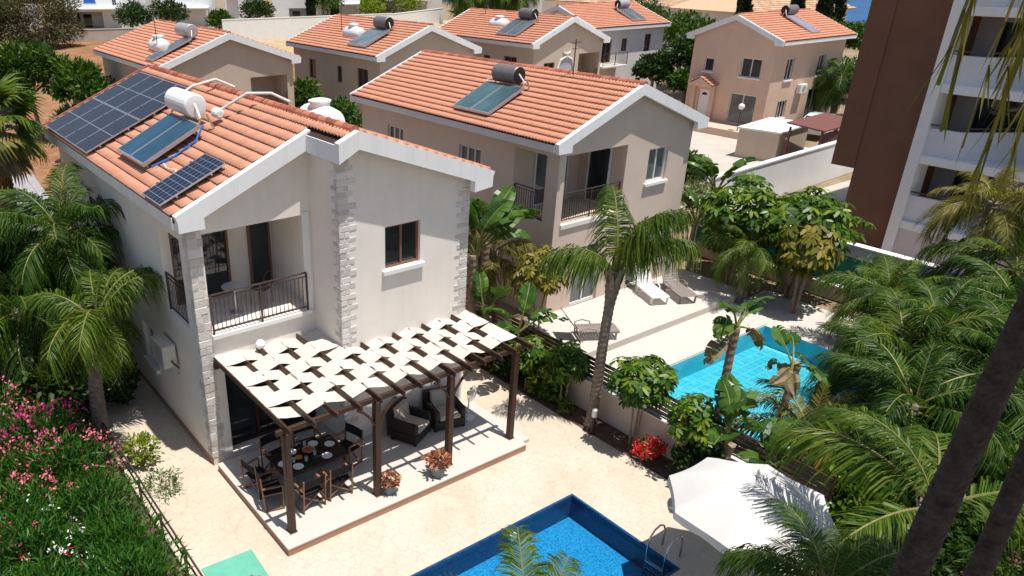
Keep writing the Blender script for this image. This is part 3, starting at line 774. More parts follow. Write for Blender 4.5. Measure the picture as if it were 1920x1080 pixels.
fb = MB(); fb.box((XM-0.12,YW-0.199,zt_(XM-.12)-.40),(XM-0.02,YH-0.101,zt_(XM-.12)-.02)); obj('side_fascia', fb, M_fascia, h1roof)
fb = MB(); fb.box((XE-.022,YH-0.099,ZE-.30),(XE-.002,YB+.14,ZE-.03)); fb.box((XE,YH-0.099,ZE-.30),(XE+.10,YB+.14,ZE-th-.002)); fb.box((XE+.10,YH-0.099,ZE-.30),(-0.001,YB+.14,ZE-.25)); obj('eave_board', fb, M_fascia, h1roof)
fb = MB(); fb.box((XRE+.002,YW-0.199,ZRE-.30),(XRE+.022,YB+.14,ZRE-.03)); fb.box((XRE-.10,YW-0.199,ZRE-.30),(XRE,YB+.14,ZRE-th-.002)); fb.box((XR+.001,YW-0.199,ZRE-.30),(XRE-.10,YB+.14,ZRE-.25)); obj('eave_board', fb, M_fascia, h1roof)
fb = MB(); fb.prism([(XE,ZE+.09),(XRID,ZRID+.09),(XRE,ZRE+.09),(XRE,ZRE-.3),(XRID,ZRID-.3),(XE,ZE-.3)], YB+0.15, YB+0.30); obj('gable_fascia', fb, M_ridge, h1roof)
upL = Vector((1,0,SL)).normalized(); upR = Vector((-1,0,SR)).normalized()
runL = (XRID-XE)*math.sqrt(1+SL*SL); runR = (XRE-XRID)*math.sqrt(1+SR*SR)
def h1_skip(p):
    y = p.y+3.93; return y < YH-0.10 and p.x < XM-0.02
roof_slope(h1roof,(XE,YW-0.20-3.93,ZE-0.02),Y1,upL,YB+.15-YW+.20,runL,M_tile1,300,(XE+1,YH-3.93,ZE),h1_skip)
roof_slope(h1roof,(XRE,YW-0.20-3.93,ZRE-0.02),Y1,upR,YB+.15-YW+.20,runR,M_tile1,0,None)
ridge_caps(h1roof,(XRID,YW-0.22-3.93,ZRID+.02),(XRID,YB+.15-3.93,ZRID+.02),M_ridge)

# ---------------------------------------------------------------- second villa
Hh = {}
holes2 = {'front':[(0.30,3.45,3.20,5.70),(4.38,4.20,5.42,5.38),(1.15,0.30,2.50,2.45),(4.05,0.30,5.30,2.45)],
          'left':[(0.55,3.45,2.05,5.66),(3.75,4.40,4.95,5.25),(8.45,4.40,9.55,5.22),(3.9,0.9,4.9,2.1)]}
H2, h2w, h2r, h2i = villa('villa','pink beige villa with salmon tiled roof behind the tall centre palm',(12.7,5.25,0),0,6.63,11.45,6.18,7.65,M_stuc2,M_tile2,holes2,n_ind=300,near=None or 'left',group='tiled roof villas',cap_ind=True)
lb = loggia_box(h2w,0.30,3.20,3.45,5.70,2.05,M_stuc2,True)
window(lb,(0,2.04,0),X1,(0,-1,0),0.95,3.46,2.6,5.5,-0.03,M_wframe,M_glassg,2,False,'sliding_door')
window(lb,(3.19,0,0),Y1,(-1,0,0),0.6,3.46,1.6,5.5,-0.03,M_wframe,M_glassd,1,False,'sliding_door')
railing(lb,(0.34,0.10,3.45),(3.16,0.10,3.45)); railing(lb,(0.10,0.58,3.45),(0.10,2.02,3.45),posts=(0,1))
sl_ = MB(); sl_.bbox((0.28,-0.06,3.28),(3.22,0.06,3.44),0.01); link('balcony_sill', sl_.mesh('balcony_sill'), M_stuc4, lb)
F2 = ((0,0,0),X1,(0,-1,0)); L2 = ((0,0,0),Y1,(-1,0,0))
window(h2w,*F2,4.38,4.20,5.42,5.38,0.12,M_wframe,M_glassg,2)
window(h2w,*F2,1.15,0.31,2.50,2.45,0.12,M_wframe,M_glassg,2,False,'sliding_door')
window(h2w,*F2,4.05,0.31,5.30,2.45,0.12,M_wframe,M_glassg,2,False,'sliding_door')
window(h2w,*L2,3.75,4.40,4.95,5.25,0.12,M_wframe,M_glassg,3)
window(h2w,*L2,8.45,4.40,9.55,5.22,0.12,M_wframe,M_glassg,3)
window(h2w,*L2,3.9,0.9,4.9,2.1,0.12,M_wframe,M_glassd,2)

# ---------------------------------------------------------------- villas further back
h_ = {'left':[(1.6,4.1,2.2,5.2),(5.2,4.0,5.9,5.2)],'front':[(5.0,3.3,7.3,5.3)]}
H3, w3, r3, i3 = villa('villa','tan villa with salmon roof and grey tank in front of the red field',(8.8,30.0,0),0,7.7,11.0,6.2,7.72,M_stuc3,M_tile2,h_,group='tiled roof villas')
lb = loggia_box(w3,5.0,7.3,3.3,5.3,1.8,M_stuc2); railing(lb,(5.05,0.1,3.3),(7.25,0.1,3.3))
window(w3,*L2,1.6,4.1,2.2,5.2,0.12,M_wframe,M_glassd,1,False); window(w3,*L2,5.2,4.0,5.9,5.2,0.12,M_bframe,M_glassd,1,False)
h_ = {'left':[(1.3,3.6,2.5,5.3),(4.3,4.2,4.9,5.2),(7.6,4.1,8.5,5.3),(6.0,0.4,7.6,2.3)]}
H4, w4, r4, i4 = villa('villa','tan villa with blank front gable and twin black tank roof heater',(20.95,27.6,0),0,7.1,10.6,6.2,7.72,M_stuc3,M_tile2,h_,group='tiled roof villas')
for a in ((1.3,3.6,2.5,5.3),(4.3,4.2,4.9,5.2),(7.6,4.1,8.5,5.3),(6.0,0.4,7.6,2.3)): window(w4,*L2,*a,0.12,M_bframe,M_glassd,2 if a[2]-a[0]>1 else 1,False)
h_ = {'left':[(1.6,4.0,2.9,5.2),(4.3,4.2,5.0,5.1)],'front':[(1.0,3.3,2.0,4.9),(4.3,3.2,6.4,5.3)]}
H5, w5, r5, i5 = villa('villa','ochre villa with arched gable niche and steer skull ornament on the gable',(33.0,27.3,0),0,6.6,10.4,6.2,7.72,M_stuc3,M_tile2,h_,group='tiled roof villas')
window(w5,*L2,1.6,4.0,2.9,5.2,0.12,M_bframe,M_glassd,2,False); window(w5,*L2,4.3,4.2,5.0,5.1,0.12,M_bframe,M_glassd,1,False)
window(w5,*F2,1.0,3.3,2.0,4.9,0.12,M_bframe,M_glassd,2,False)
lb = loggia_box(w5,4.3,6.4,3.2,5.3,1.6,M_stuc3); railing(lb,(4.35,0.1,3.2),(6.35,0.1,3.2))
am = MB(); pts = [(2.35,3.0),(3.75,3.0)]+[(3.05+0.7*math.cos(a),4.1+0.95*math.sin(a)) for a in [i*math.pi/12 for i in range(0,13)]]
am.prism(pts,-0.03,0.02); link('arched_panel', am.mesh('arched_panel'), plain('lilac_render',(0.42,0.40,0.46),0.8), w5)
am = MB(); am.tube([(2.70,-0.06,5.75),(2.74,-0.06,5.52),(2.9,-0.07,5.42),(3.05,-0.08,5.40),(3.2,-0.07,5.42),(3.36,-0.06,5.52),(3.40,-0.06,5.75)],[0.015,0.04,0.055,0.06,0.055,0.04,0.015],6); am.tube([(3.05,-0.08,5.42),(3.05,-0.10,5.05)],[0.10,0.035],6)
link('skull_ornament', am.mesh('skull_ornament'), M_stucw, w5)
am = MB(); am.tube([(2.2,-0.05,3.0),(2.22,-0.05,4.3),(2.5,-0.05,5.0),(3.05,-0.05,5.25),(3.6,-0.05,5.0),(3.88,-0.05,4.3),(3.9,-0.05,3.0)],0.07,6); link('arch_moulding', am.mesh('arch_moulding'), M_stuc4, w5)
# off-white villa with ridge across the view
h_ = {'right':[(1.35,3.4,2.5,5.2),(3.7,4.2,4.4,5.2),(6.6,4.0,7.4,5.4),(2.0,0.9,2.7,1.9),(6.0,0.6,6.7,1.9)]}
H6, w6, r6, i6 = villa('villa','off white villa with salmon roof and single collector beyond the ochre villa',(45.4,41.0,0),R(-90),7.5,9.0,6.2,7.70,M_stuc4,M_tile2,h_,group='tiled roof villas')
RW = ((7.5,0,0),Y1,(1,0,0))
for a in ((1.35,3.4,2.5,5.2),(3.7,4.2,4.4,5.2),(6.6,4.0,7.4,5.4),(2.0,0.9,2.7,1.9),(6.0,0.6,6.7,1.9)): window(w6,*RW,*a,0.12,M_bframe,M_glassd,2,False)
bb = MB(); bb.bbox((7.5,0.4,3.15),(8.6,3.4,3.3),0.02); link('balcony_slab', bb.mesh('balcony_slab'), M_stuc4, w6)
railing(w6,(8.55,0.45,3.3),(8.55,3.35,3.3))
# pink villa by the road: gable towards the road
h_ = {'front':[(1.1+0.0,3.85,1.85,4.75),(4.0,3.75,5.5,5.0),(3.6,0.55,5.6,2.6),(1.05,0.55,1.95,2.6)],'right':[(1.6,3.6,2.5,5.0),(5.6,3.6,6.5,5.0),(1.5,1.0,2.6,2.2),(5.2,0.55,6.9,2.7)]}
H7, w7, r7, i7 = villa('villa','pink villa beside the road with white front door under a small gable',(46.75,24.95,0),R(-90),6.35,8.8,6.25,7.72,M_stuc5,M_tile2,h_,group='tiled roof villas',ov=0.55)
RW = ((6.35,0,0),Y1,(1,0,0))
window(w7,*F2,1.1,3.85,1.85,4.75,0.10,M_wframe,M_glassd,1); window(w7,*F2,4.0,3.75,5.5,5.0,0.10,M_wframe,M_glassd,2)
window(w7,*F2,3.6,0.55,5.6,2.6,0.10,M_wframe,M_glassg,2,False,'sliding_door')
window(w7,*RW,1.6,3.6,2.5,5.0,0.12,M_wframe,M_glassd,2); window(w7,*RW,5.6,3.6,6.5,5.0,0.12,M_wframe,M_glassd,2)
window(w7,*RW,1.5,1.0,2.6,2.2,0.12,M_wframe,M_glassd,3); window(w7,*RW,5.2,0.56,6.9,2.7,0.12,M_wframe,M_glassd,2,False,'sliding_door')
d = MB(); d.bbox((1.07,0.06,0.56),(1.93,0.12,2.58),0.01); dr = link('front_door', d.mesh('front_door'), M_stucw, w7)
d = MB(); d.lathe([(0.001,0),(0.22,0.0)],(0,0,0),3); 
d = MB(); d.prism([(1.28,2.18)]+[(1.5+0.22*math.cos(a),2.18+0.2*math.sin(a)) for a in [math.pi*(1-i/6) for i in range(7)]],0.045,0.062); link('fanlight', d.mesh('fanlight'), M_glassd, dr)
d = MB(); d.tube([(1.83,0.02,1.55),(1.83,0.05,1.45)],0.03,6); link('handle', d.mesh('handle'), M_steel, dr)
cn = MB(); cn.prism([(0.55,2.85),(2.45,2.85),(2.45,2.95),(1.5,3.45),(0.55,2.95)],-0.75,0.0); cano = link('door_canopy', cn.mesh('door_canopy'), M_stuc5, w7)
roof_slope(cano,(0.50,-0.78,2.97),Y1,Vector((1,0,0.52)).normalized(),0.8,1.12,M_tile2); roof_slope(cano,(2.50,-0.78,2.97),Y1,Vector((-1,0,0.52)).normalized(),0.8,1.12,M_tile2)
for xx in (0.7,2.3):
    cn = MB(); cn.box((xx-0.13,-0.25,0.5),(xx+0.13,-0.001,2.85)); link('pilaster', cn.mesh('pilaster'), M_stuc5, w7)
st = MB(); st.bbox((-0.3,-2.2,0.0),(6.9,-0.002,0.5),0.02); link('porch', st.mesh('porch'), M_stuc5, w7)
# ---------------------------------------------------------------- on the roofs
def place(parent, o, x, y, z): parent.matrix_world = Matrix.Translation(o) @ rot_cols(x, y, z)
def pv_panel(label, o, along, up, w=1.13, L=1.72, cells=M_pva, group=None):
    al, u = Vector(along), Vector(up); n = al.cross(u)
    if n.z < 0: n = -n
    root = thing('photovoltaic_module', label, 'solar panel', o, 0, group); root.rotation_mode = 'QUATERNION'
    x, y, z = (al, u, n) if al.cross(u).z > 0 else (-al, u, n)
    root.rotation_quaternion = rot_cols(x,y,z).to_quaternion()
    s = 1 if x == al else -1
    xa, xb = (0, w) if s == 1 else (-w, 0)
    f = MB(); t = 0.022
    f.box((xa,0,0),(xb,t,0.035)); f.box((xa,L-t,0),(xb,L,0.035)); f.box((xa,t,0),(xa+t,L-t,0.035)); f.box((xb-t,t,0),(xb,L-t,0.035))
    link('frame', f.mesh('frame'), M_alu, root)
    c = MB(); c.box((xa+t,t,0.012),(xb-t,L/2-0.012,0.031)); c.box((xa+t,L/2+0.012,0.012),(xb-t,L-t,0.031)); link('cells', c.mesh('cells'), cells, root)
    m = MB(); m.box((xa+t,L/2-0.0118,0.012),(xb-t,L/2+0.0118,0.0325)); link('middle_strip', m.mesh('middle_strip'), M_alu, root)
    for yy in (0.42, 1.32):
        m = MB(); m.box((xa-0.03,yy-0.03,0.0),(xa+0.02,yy+0.03,0.05)); link('clamp', m.mesh('clamp'), M_steel, root)
        m = MB(); m.beam((xa-0.02,yy,-0.02),(xb+0.02,yy,-0.02),0.04,0.035); link('mounting_rail', m.mesh('mounting_rail'), M_alu, root)
    return root
def on1(x, y, off=0.14):   # point above the left slope of the main roof
    n = Vector((-SL,0,1)).normalized(); return Vector((x,y,ZE+SL*(x-XE))) + n*off
RC = [('lower','upper')]
cols = ['nearest column','second column from the front','third column from the front','rearmost column']
for c in range(4):
    for r_ in range(2):
        s = 0.02 + r_*1.735
        o = on1(XE,0,0.15) + upL*s; o.y = 10.10 + c*1.145
        pv_panel('grey solar panel of the large roof array, %s row, %s' % (('lower','upper')[r_], cols[c]), o, Y1, upL, cells=M_pva, group='panels of the large solar array')
o = on1(XE,4.22,0.17) - upL*0.04; pv_panel('single blue black solar panel near the front edge of the villa roof', o, Y1, upL, cells=M_pvb)

def heater(label, o, along, up, n, ncol, tank_m, end_m, r=0.27, tl=1.45, coll=(0.98,1.75), lift=0.20, tank_up=None, gl=M_glassb, tank_off=0.0):
    """solar water heater: flat collectors leaning on the slope, storage tank above them"""
    o, al, up, n = Vector(o), Vector(along), Vector(up), Vector(n)
    root = thing('solar_water_heater', label, 'water heater', o, 0, 'rooftop solar water heaters')
    P = lambda a,b,c: al*a + up*b + n*c
    w, L = coll
    for k in range(ncol):
        a0 = k*(w+0.02); c_ = MB()
        vs = []
        for (a,b) in ((a0,0),(a0+w,0),(a0+w,L),(a0,L)): vs += [P(a,b,lift-0.09+b*0.05), P(a,b,lift+b*0.05)]
        c_.add(vs, [(0,2,4,6),(1,7,5,3),(0,1,3,2),(2,3,5,4),(4,5,7,6),(6,7,1,0)])
        cc = link('collector_panel', c_.mesh('collector_panel'), M_alu, root)
        q = MB(); g_ = 0.045
        q.quad(P(a0+g_,g_,lift+.004),P(a0+w-g_,g_,lift+.004),P(a0+w-g_,L-g_,lift+.004+L*0.05),P(a0+g_,L-g_,lift+.004+L*0.05)); link('collector_glass', q.mesh('collector_glass'), gl, cc)
    W2 = ncol*(w+0.02)
    for a in (0.1, W2-0.12):
        for (b0,b1) in ((0.1,lift-0.06),(L-0.15,lift),(L+0.28,lift+0.2)):
            s = MB(); s.beam(P(a,b0,0.0),P(a,b0,b1),0.04,0.04,up=al); link('stand_leg', s.mesh('stand_leg'), M_alu, root)
    c0 = P(W2/2+tank_off, L+0.32, lift+r*0.95) if tank_up is None else P(W2/2+tank_off, tank_up, lift+r*0.95)
    tk = MB(); a_ = c0-al*tl/2; b_ = c0+al*tl/2
    tk.tube([a_, a_+al*0.03, b_-al*0.03, b_],[r*0.93,r,r,r*0.93],24); t_ = link('storage_tank', tk.mesh('storage_tank'), tank_m, root, smooth=False)
    for q, dd in ((a_,-al),(b_,al)):
        e = MB(); e.tube([q+dd*0.001,q+dd*0.02,q+dd*0.03],[r*0.91,r*0.88,r*0.5],24); link('tank_end', e.mesh('tank_end'), end_m, t_)
    pp = MB(); pp.tube([P(W2-0.06,L-0.05,lift+0.06),P(W2+0.03,L+0.05,lift+0.10),b_+al*0.05-n*r*0.6],0.022,6); link('pipe', pp.mesh('pipe'), M_pipe, root)
    pp = MB(); pp.tube([P(0.05,L-0.05,lift+0.06),P(-0.02,L+0.06,lift+0.2),a_+n*r*0.2],0.028,6); link('pipe', pp.mesh('pipe'), M_pipe, root)
    return root
nL = Vector((-SL,0,1)).normalized()
hh = heater('white tank solar water heater on the main villa roof beside the big array', on1(0.22,6.72,0.02), Y1, upL, nL, 2, M_tankw, M_tankw, 0.30, 1.42, (0.97,1.72), 0.26, 2.02, tank_off=0.42)
ex = MB(); cc_ = Vector(on1(2.35,7.0,0.28)) - hh.location; ex.tube([cc_-Y1*0.16,cc_-Y1*0.12,cc_+Y1*0.12,cc_+Y1*0.16],[0.08,0.13,0.13,0.08],14); link('expansion_vessel', ex.mesh('expansion_vessel'), M_tankw, hh)
pp = MB(); q0 = Vector(on1(2.3,7.2,0.25)); pp.tube([p - hh.location for p in (q0, Vector(on1(2.7,6.9,0.35)), Vector(on1(3.1,6.7,0.42)), Vector((3.5,6.5,8.32)), Vector((3.9,6.3,8.1)))],0.035,7); link('pipe', pp.mesh('pipe'), M_pipe, hh)
pp = MB(); pp.tube([p - hh.location for p in (Vector(on1(2.2,9.6,0.35)), Vector(on1(2.8,9.6,0.4)), Vector((3.3,9.5,8.34)), Vector((3.8,9.4,8.1)))],0.035,7); link('pipe', pp.mesh('pipe'), M_pipe, hh)
pp = MB(); pp.tube([p - hh.location for p in (Vector(on1(0.35,6.62,0.14)), Vector(on1(0.9,6.58,0.08)), Vector(on1(1.5,6.6,0.12)), Vector(on1(1.85,6.75,0.3)))],0.028,7); link('blue_hose', pp.mesh('blue_hose'), M_bpipe, hh)
pp = MB(); pp.tube([p - hh.location for p in (Vector(on1(0.6,6.55,0.07)), Vector(on1(0.55,6.2,0.06)), Vector(on1(0.62,5.8,0.06)), Vector(on1(0.5,5.5,0.06)))],0.025,6); link('pipe', pp.mesh('pipe'), M_pipe, hh)

def vheat(H, info, label, yl, ncol, tank_m, end_m, side='l', s0=0.45, W=0, tank_off=0.0, **k):
    """heater on a slope of a villa built with villa(); yl is local y of its front edge"""
    M = Matrix.Translation(H.location) @ Matrix.Rotation(H.rotation_euler[2],4,'Z'); ov = 0.43
    if side == 'l': o = Vector((-ov,yl,H['ze'])); up = info['upl']; n = Vector((-info['sl'],0,1)).normalized()
    else: o = Vector((W+ov,yl,H['ze'])); up = info['upr']; n = Vector((info['sl'],0,1)).normalized()
    o = o + up*s0; R3 = M.to_3x3()
    return heater(label, M @ o, R3 @ Y1, R3 @ up, R3 @ n, ncol, tank_m, end_m, tank_off=tank_off, **k)
for H_, z_ in ((H2,6.18),(H3,6.2),(H4,6.2),(H5,6.2),(H6,6.2),(H7,6.25)): H_['ze'] = z_
vheat(H2,h2i,'grey tank solar water heater on the pink beige villa roof',3.45,2,M_tankg,M_tanke,s0=0.52,r=0.31,tl=1.15,coll=(0.96,1.75),tank_off=0.1,gl=glass('mottled_collector_glass',(0.06,0.115,0.125),0.15))
vheat(H3,i3,'silver tank solar water heater on the villa before the red field',0.95,1,M_tankp,M_tankp,s0=0.35,r=0.36,tl=1.7,coll=(1.05,2.5),tank_off=0.7,gl=M_glassg)
vheat(H4,i4,'black ended tank solar water heater on the blank gabled villa roof',1.7,2,M_tankg,M_tanke,s0=0.6,r=0.36,tl=1.3,coll=(1.0,2.0),gl=glass('pale_collector_glass',(0.14,0.19,0.20),0.15))
vheat(H5,i5,'grey tank solar water heater on the ochre villa roof',1.9,2,M_tankg,M_tanke,s0=0.6,r=0.36,tl=1.3,coll=(1.0,2.0),gl=M_glassg)
vheat(H6,i6,'single collector solar water heater on the off white villa roof',4.9,2,M_tankp,M_tanke,side='r',W=7.5,s0=0.6,r=0.36,tl=1.2,coll=(0.85,2.0),gl=M_glassg)
vheat(H7,i7,'narrow collector solar water heater on the roadside pink villa roof',3.85,1,M_tankg,M_tanke,side='r',W=6.35,s0=0.5,r=0.34,tl=1.2,coll=(1.05,2.3),tank_off=0.2,gl=glass('lilac_collector_glass',(0.26,0.25,0.29),0.2))
def water_tank(label, c, ax, r=0.55, L=1.5, lid=True):
    c, ax = Vector(c), Vector(ax)
    root = thing('water_tank', label, 'water tank', c-Z1*r, 0, 'white rooftop water tanks')
    t = MB(); ls = [-0.5,-0.47,-0.38,-0.2,0.2,0.38,0.47,0.5]; rs = [0.45,0.72,0.92,1.0,1.0,0.92,0.72,0.45]
    t.tube([Z1*r+ax*(a*L) for a in ls],[r*q for q in rs],20); link('tank_shell', t.mesh('tank_shell'), M_tankw, root, smooth=True)
    if lid:
        l = MB(); l.lathe([(0.30,-0.05),(0.30,0.10),(0.34,0.10),(0.34,0.15),(0.2,0.19),(0.001,0.20)],Z1*(2*r-0.02),18); link('lid', l.mesh('lid'), M_tankw, root)
    for a in (-0.3,0.3):
        f = MB(); f.beam(Z1*0.02+ax*(a*L)-ax.cross(Z1)*r*0.7,Z1*0.02+ax*(a*L)+ax.cross(Z1)*r*0.7,0.1,0.12); link('cradle', f.mesh('cradle'), M_tankp, root)
    return root
water_tank('white domed water tank showing above the main villa ridge',(6.15,8.75,6.98),(0,1,0),0.50,1.75)
water_tank('white water tank sunk in the roof before the red field',(9.95,33.3,6.92),(0,1,0),0.44,1.9)
water_tank('white water tank in the roof of the blank gabled villa',(22.4,32.7,7.0),(0,1,0),0.44,1.8)
water_tank('white water tank in the roof of the ochre villa',(34.6,32.6,6.98),(0,1,0),0.44,1.7)
def mast(label, p, h):
    a = thing('antenna_mast', label, 'antenna', p, 0, 'thin roof antennas'); m = MB(); m.tube([(0,0,-0.3),(0,0,h)],0.022,6); link('pole', m.mesh('pole'), M_iron, a)
    m = MB(); m.tube([(-0.3,0,h-0.1),(0.3,0,h-0.1)],0.012,5); m.tube([(-0.2,0,h-0.3),(0.2,0,h-0.3)],0.012,5); link('dipole', m.mesh('dipole'), M_iron, a)
mast('thin antenna mast on the roof before the red field',(9.6,32.6,6.6),2.5); mast('thin antenna mast on the blank gabled villa roof',(22.6,34.5,7.0),2.3); mast('thin antenna mast on the ochre villa roof',(35.6,35.3,7.3),2.0)
mast('thin antenna mast on the pink beige villa roof by its tank',(15.9,8.0,7.5),1.3)

# ---------------------------------------------------------------- pergola
PG = thing('pergola', 'dark timber pergola with woven cream fabric strips over the terrace', 'pergola', (3.5,0.45,0.21))
PGL = PG.location
RX = [0.30,0.85,1.40,1.95,2.48,3.05,3.54,4.00,4.48,4.94,5.38,5.85,6.34,6.83]
ROWE = [3.95,3.32,2.72,2.20,1.67,1.15,0.65]
ZR = 2.93
for px_ in (0.33,2.55,4.62,6.64):
    p = MB(); p.bbox((px_-0.075,0.375,0.235),(px_+0.075,0.525,2.72),0.012); obj('post', p, M_wood, PG)
    p = MB(); p.box((px_-0.09,0.36,0.212),(px_+0.09,0.54,0.234)); obj('post_base', p, M_iron, PG)
p = MB(); p.bbox((0.12,0.41,2.722),(6.92,0.49,2.842),0.008); obj('beam', p, M_wood, PG)
p = MB(); p.bbox((0.25,3.82,2.68),(3.0,3.90,2.84),0.008); obj('wall_plate', p, M_wood, PG)
p = MB(); p.bbox((3.06,2.52,2.68),(6.85,2.60,2.84),0.008); obj('wall_plate', p, M_wood, PG)
for px_ in (2.55,4.62):
    for sg in (-1,1):
        p = MB(); p.tube([(px_+sg*0.07,0.43,2.15),(px_+sg*0.16,0.43,2.32),(px_+sg*0.32,0.43,2.52),(px_+sg*0.5,0.43,2.66)],0.035,6); obj('brace', p, M_wood, PG)
for i, x in enumerate(RX):
    y1 = 3.9 if x < 3.0 else 2.6
    y0 = 0.10 + (0.0 if i%2 else 0.03)
    p = MB(); p.bbox((x-0.028,y0,ZR-0.085),(x+0.028,y1,ZR+0.045),0.006); obj('rafter', p, M_wood, PG)
# fabric strips woven over and under the rafters
for r_ in range(6):
    ya, yb_ = ROWE[r_+1]+0.004, ROWE[r_]-0.004
    xs = [x for x in RX if not (r_ < 2 and x > 3.06)]
    if r_ == 1: pass
    mb = MB(); rows = []
    seq = []
    for i, x in enumerate(xs):
        under = (i%2 == 0) if r_%2 == 0 else (i%2 == 1)
        if i in (0, len(xs)-1): under = False
        seq.append((x, -0.088 if under else 0.050))
    dense = []
    for (xa,za),(xb,zb) in zip(seq,seq[1:]):
        for t_ in (0,0.1,0.3,0.5,0.7,0.9):
            sm = t_*t_*(3-2*t_)*0.35 + t_*0.65
            dense.append((xa+(xb-xa)*t_, za+(zb-za)*sm - 0.012*math.sin(math.pi*t_)))
    dense.append(seq[-1]); n = len(dense)
    jz = lambda: rng.uniform(-0.006,0.006)
    for q in range(5):
        yy = ya+(yb_-ya)*q/4
        for (x,z) in dense: mb.v.append((x,yy,ZR+z+jz()))
    for q in range(4):
        for i in range(n-1): mb.f.append((q*n+i,q*n+i+1,(q+1)*n+i+1,(q+1)*n+i)); mb.m.append(0)
    obj('fabric_strip', mb, M_fabric, PG, smooth=True)

# ---------------------------------------------------------------- terrace furniture
ZT = 0.212
TB = thing('dining_table', 'dark rectangular dining table laid with plates under the pergola', 'table', (1.52,1.80,ZT), 0.0)
m = MB(); m.bbox((-0.85,-0.48,0.70),(0.85,0.48,0.74),0.012); link('table_top', m.mesh('table_top'), plain('dark_table_wood',(0.022,0.014,0.011),0.4), TB)
for sx in (-1,1):
    for sy in (-1,1):
        m = MB(); m.bbox((sx*0.76-0.035,sy*0.40-0.035,0),(sx*0.76+0.035,sy*0.40+0.035,0.70),0.006); link('leg', m.mesh('leg'), M_wood, TB)
m = MB(); m.box((-0.74,-0.40,0.60),(0.74,-0.375,0.695)); m.box((-0.74,0.375,0.60),(0.74,0.40,0.695)); link('apron', m.mesh('apron'), M_wood, TB)
def director_chair(label, x, y, rz):
    c = thing('folding_chair', label, 'chair', (x,y,ZT), rz, 'folding chairs round the dining table')
    def pt(nm, f, mat):
        b = MB(); f(b); return link(nm, b.mesh(nm), mat, c)
    pt('seat', lambda b: b.bbox((-0.25,-0.21,0.435),(0.25,0.21,0.452),0.004), M_black)
    def bk(b):
        n = 6; vs = []
        for k in range(n+1):
            a = -0.27+0.54*k/n; d = 0.025*math.cos(math.pi*(k/n-0.5))
            vs += [(a,-0.245-d,0.66),(a,-0.275-d,0.88),(a,-0.225-d,0.66),(a,-0.255-d,0.88)]
        fs = []
        for k in range(n): o = 4*k; fs += [(o,o+4,o+5,o+1),(o+2,o+3,o+7,o+6),(o+1,o+5,o+7,o+3),(o,o+2,o+6,o+4)]
        b.add(vs, fs)
    pt('backrest', bk, M_black)
    for s in (-1,1):
        pt('arm', lambda b: b.bbox((s*0.29-0.03,-0.27,0.63),(s*0.29+0.03,0.22,0.655),0.006), M_woodl)
        pt('leg', lambda b: b.beam((s*0.28,0.20,0.0),(s*0.28,0.20,0.63),0.03,0.03), M_woodl)
        pt('leg', lambda b: b.beam((s*0.28,-0.22,0.0),(s*0.28,-0.275,0.91),0.03,0.03), M_woodl)
        pt('foot_rail', lambda b: b.beam((s*0.28,-0.235,0.03),(s*0.28,0.22,0.03),0.035,0.03), M_woodl)
        pt('seat_rail', lambda b: b.beam((s*0.25,-0.22,0.43),(s*0.25,0.22,0.43),0.03,0.03), M_woodl)
    for yy in (-0.15,0.15):
        pt('cross_brace', lambda b: b.beam((-0.26,yy,0.06),(0.26,yy+0.02,0.42),0.025,0.03,up=(0,1,0)), M_woodl)
        pt('cross_brace', lambda b: b.beam((0.26,yy-0.015,0.06),(-0.26,yy+0.005,0.42),0.025,0.03,up=(0,1,0)), M_woodl)
director_chair('black folding chair on the pool side of the table, left one', 1.08,1.02,0.05)
director_chair('black folding chair on the pool side of the table, right one', 1.82,1.05,-0.06)
director_chair('black folding chair at the table end nearest the front post', 0.42,1.55,-R(90)-0.25)
director_chair('black folding chair behind the left post at the left table end', 0.40,2.15,-R(90)+0.2)
director_chair('black folding chair at the right end of the dining table', 2.66,1.95,R(90)+0.25)
director_chair('black folding chair on the house side of the table, right one', 1.95,2.60,R(180)-0.1)
director_chair('black folding chair on the house side of the table, left one', 1.10,2.62,R(180)+0.12)
ZTT = ZT+0.742
def plate(label, x, y):
    p = MB(); p.lathe([(0.06,0),(0.085,0.006),(0.125,0.018),(0.122,0.021),(0.085,0.011),(0.001,0.009)],(0,0,0),20)
    o = link('plate', p.mesh('plate'), M_china); o.location = (x,y,ZTT); tag(o, label, 'plate', 'plates on the dining table')
for (dx,dy,lb_) in ((-0.42,-0.30,'white plate at the pool side of the table, left setting'),(0.33,-0.30,'white plate at the pool side of the table, right setting'),(-0.66,-0.02,'white plate at the left end of the table by the post'),
                 (0.62,0.08,'white plate at the right end of the table'),(-0.28,0.30,'white plate at the house side of the table, left setting'),(0.30,0.31,'white plate at the house side of the table, right setting')):
    plate(lb_, 1.52+dx, 1.80+dy)
def standing(name, label, cat, prof, x, y, z, mat, group=None, n=14):
    p = MB(); p.lathe(prof,(0,0,0),n); o = link(name, p.mesh(name), mat); o.location = (x,y,z); return tag(o,label,cat,group)
gp = [(0.03,0),(0.034,0.005),(0.04,0.115),(0.036,0.115),(0.031,0.012),(0.001,0.012)]
for (dx,dy,lb_) in ((-0.16,-0.20,'clear tumbler beside the red serving dish'),(0.12,-0.10,'clear tumbler near the middle of the table'),(-0.42,-0.08,'clear tumbler beside the leftmost plates'),(0.10,0.36,'clear tumbler between the two house side plates'),(-0.60,-0.22,'clear tumbler at the front left table corner')):
    standing('tumbler', lb_, 'glass', gp, 1.52+dx, 1.80+dy, ZTT, M_clear, 'tumblers on the dining table')
bw = thing('serving_bowl','round bowl of red food at the centre of the dining table','bowl',(1.60,1.92,ZTT))
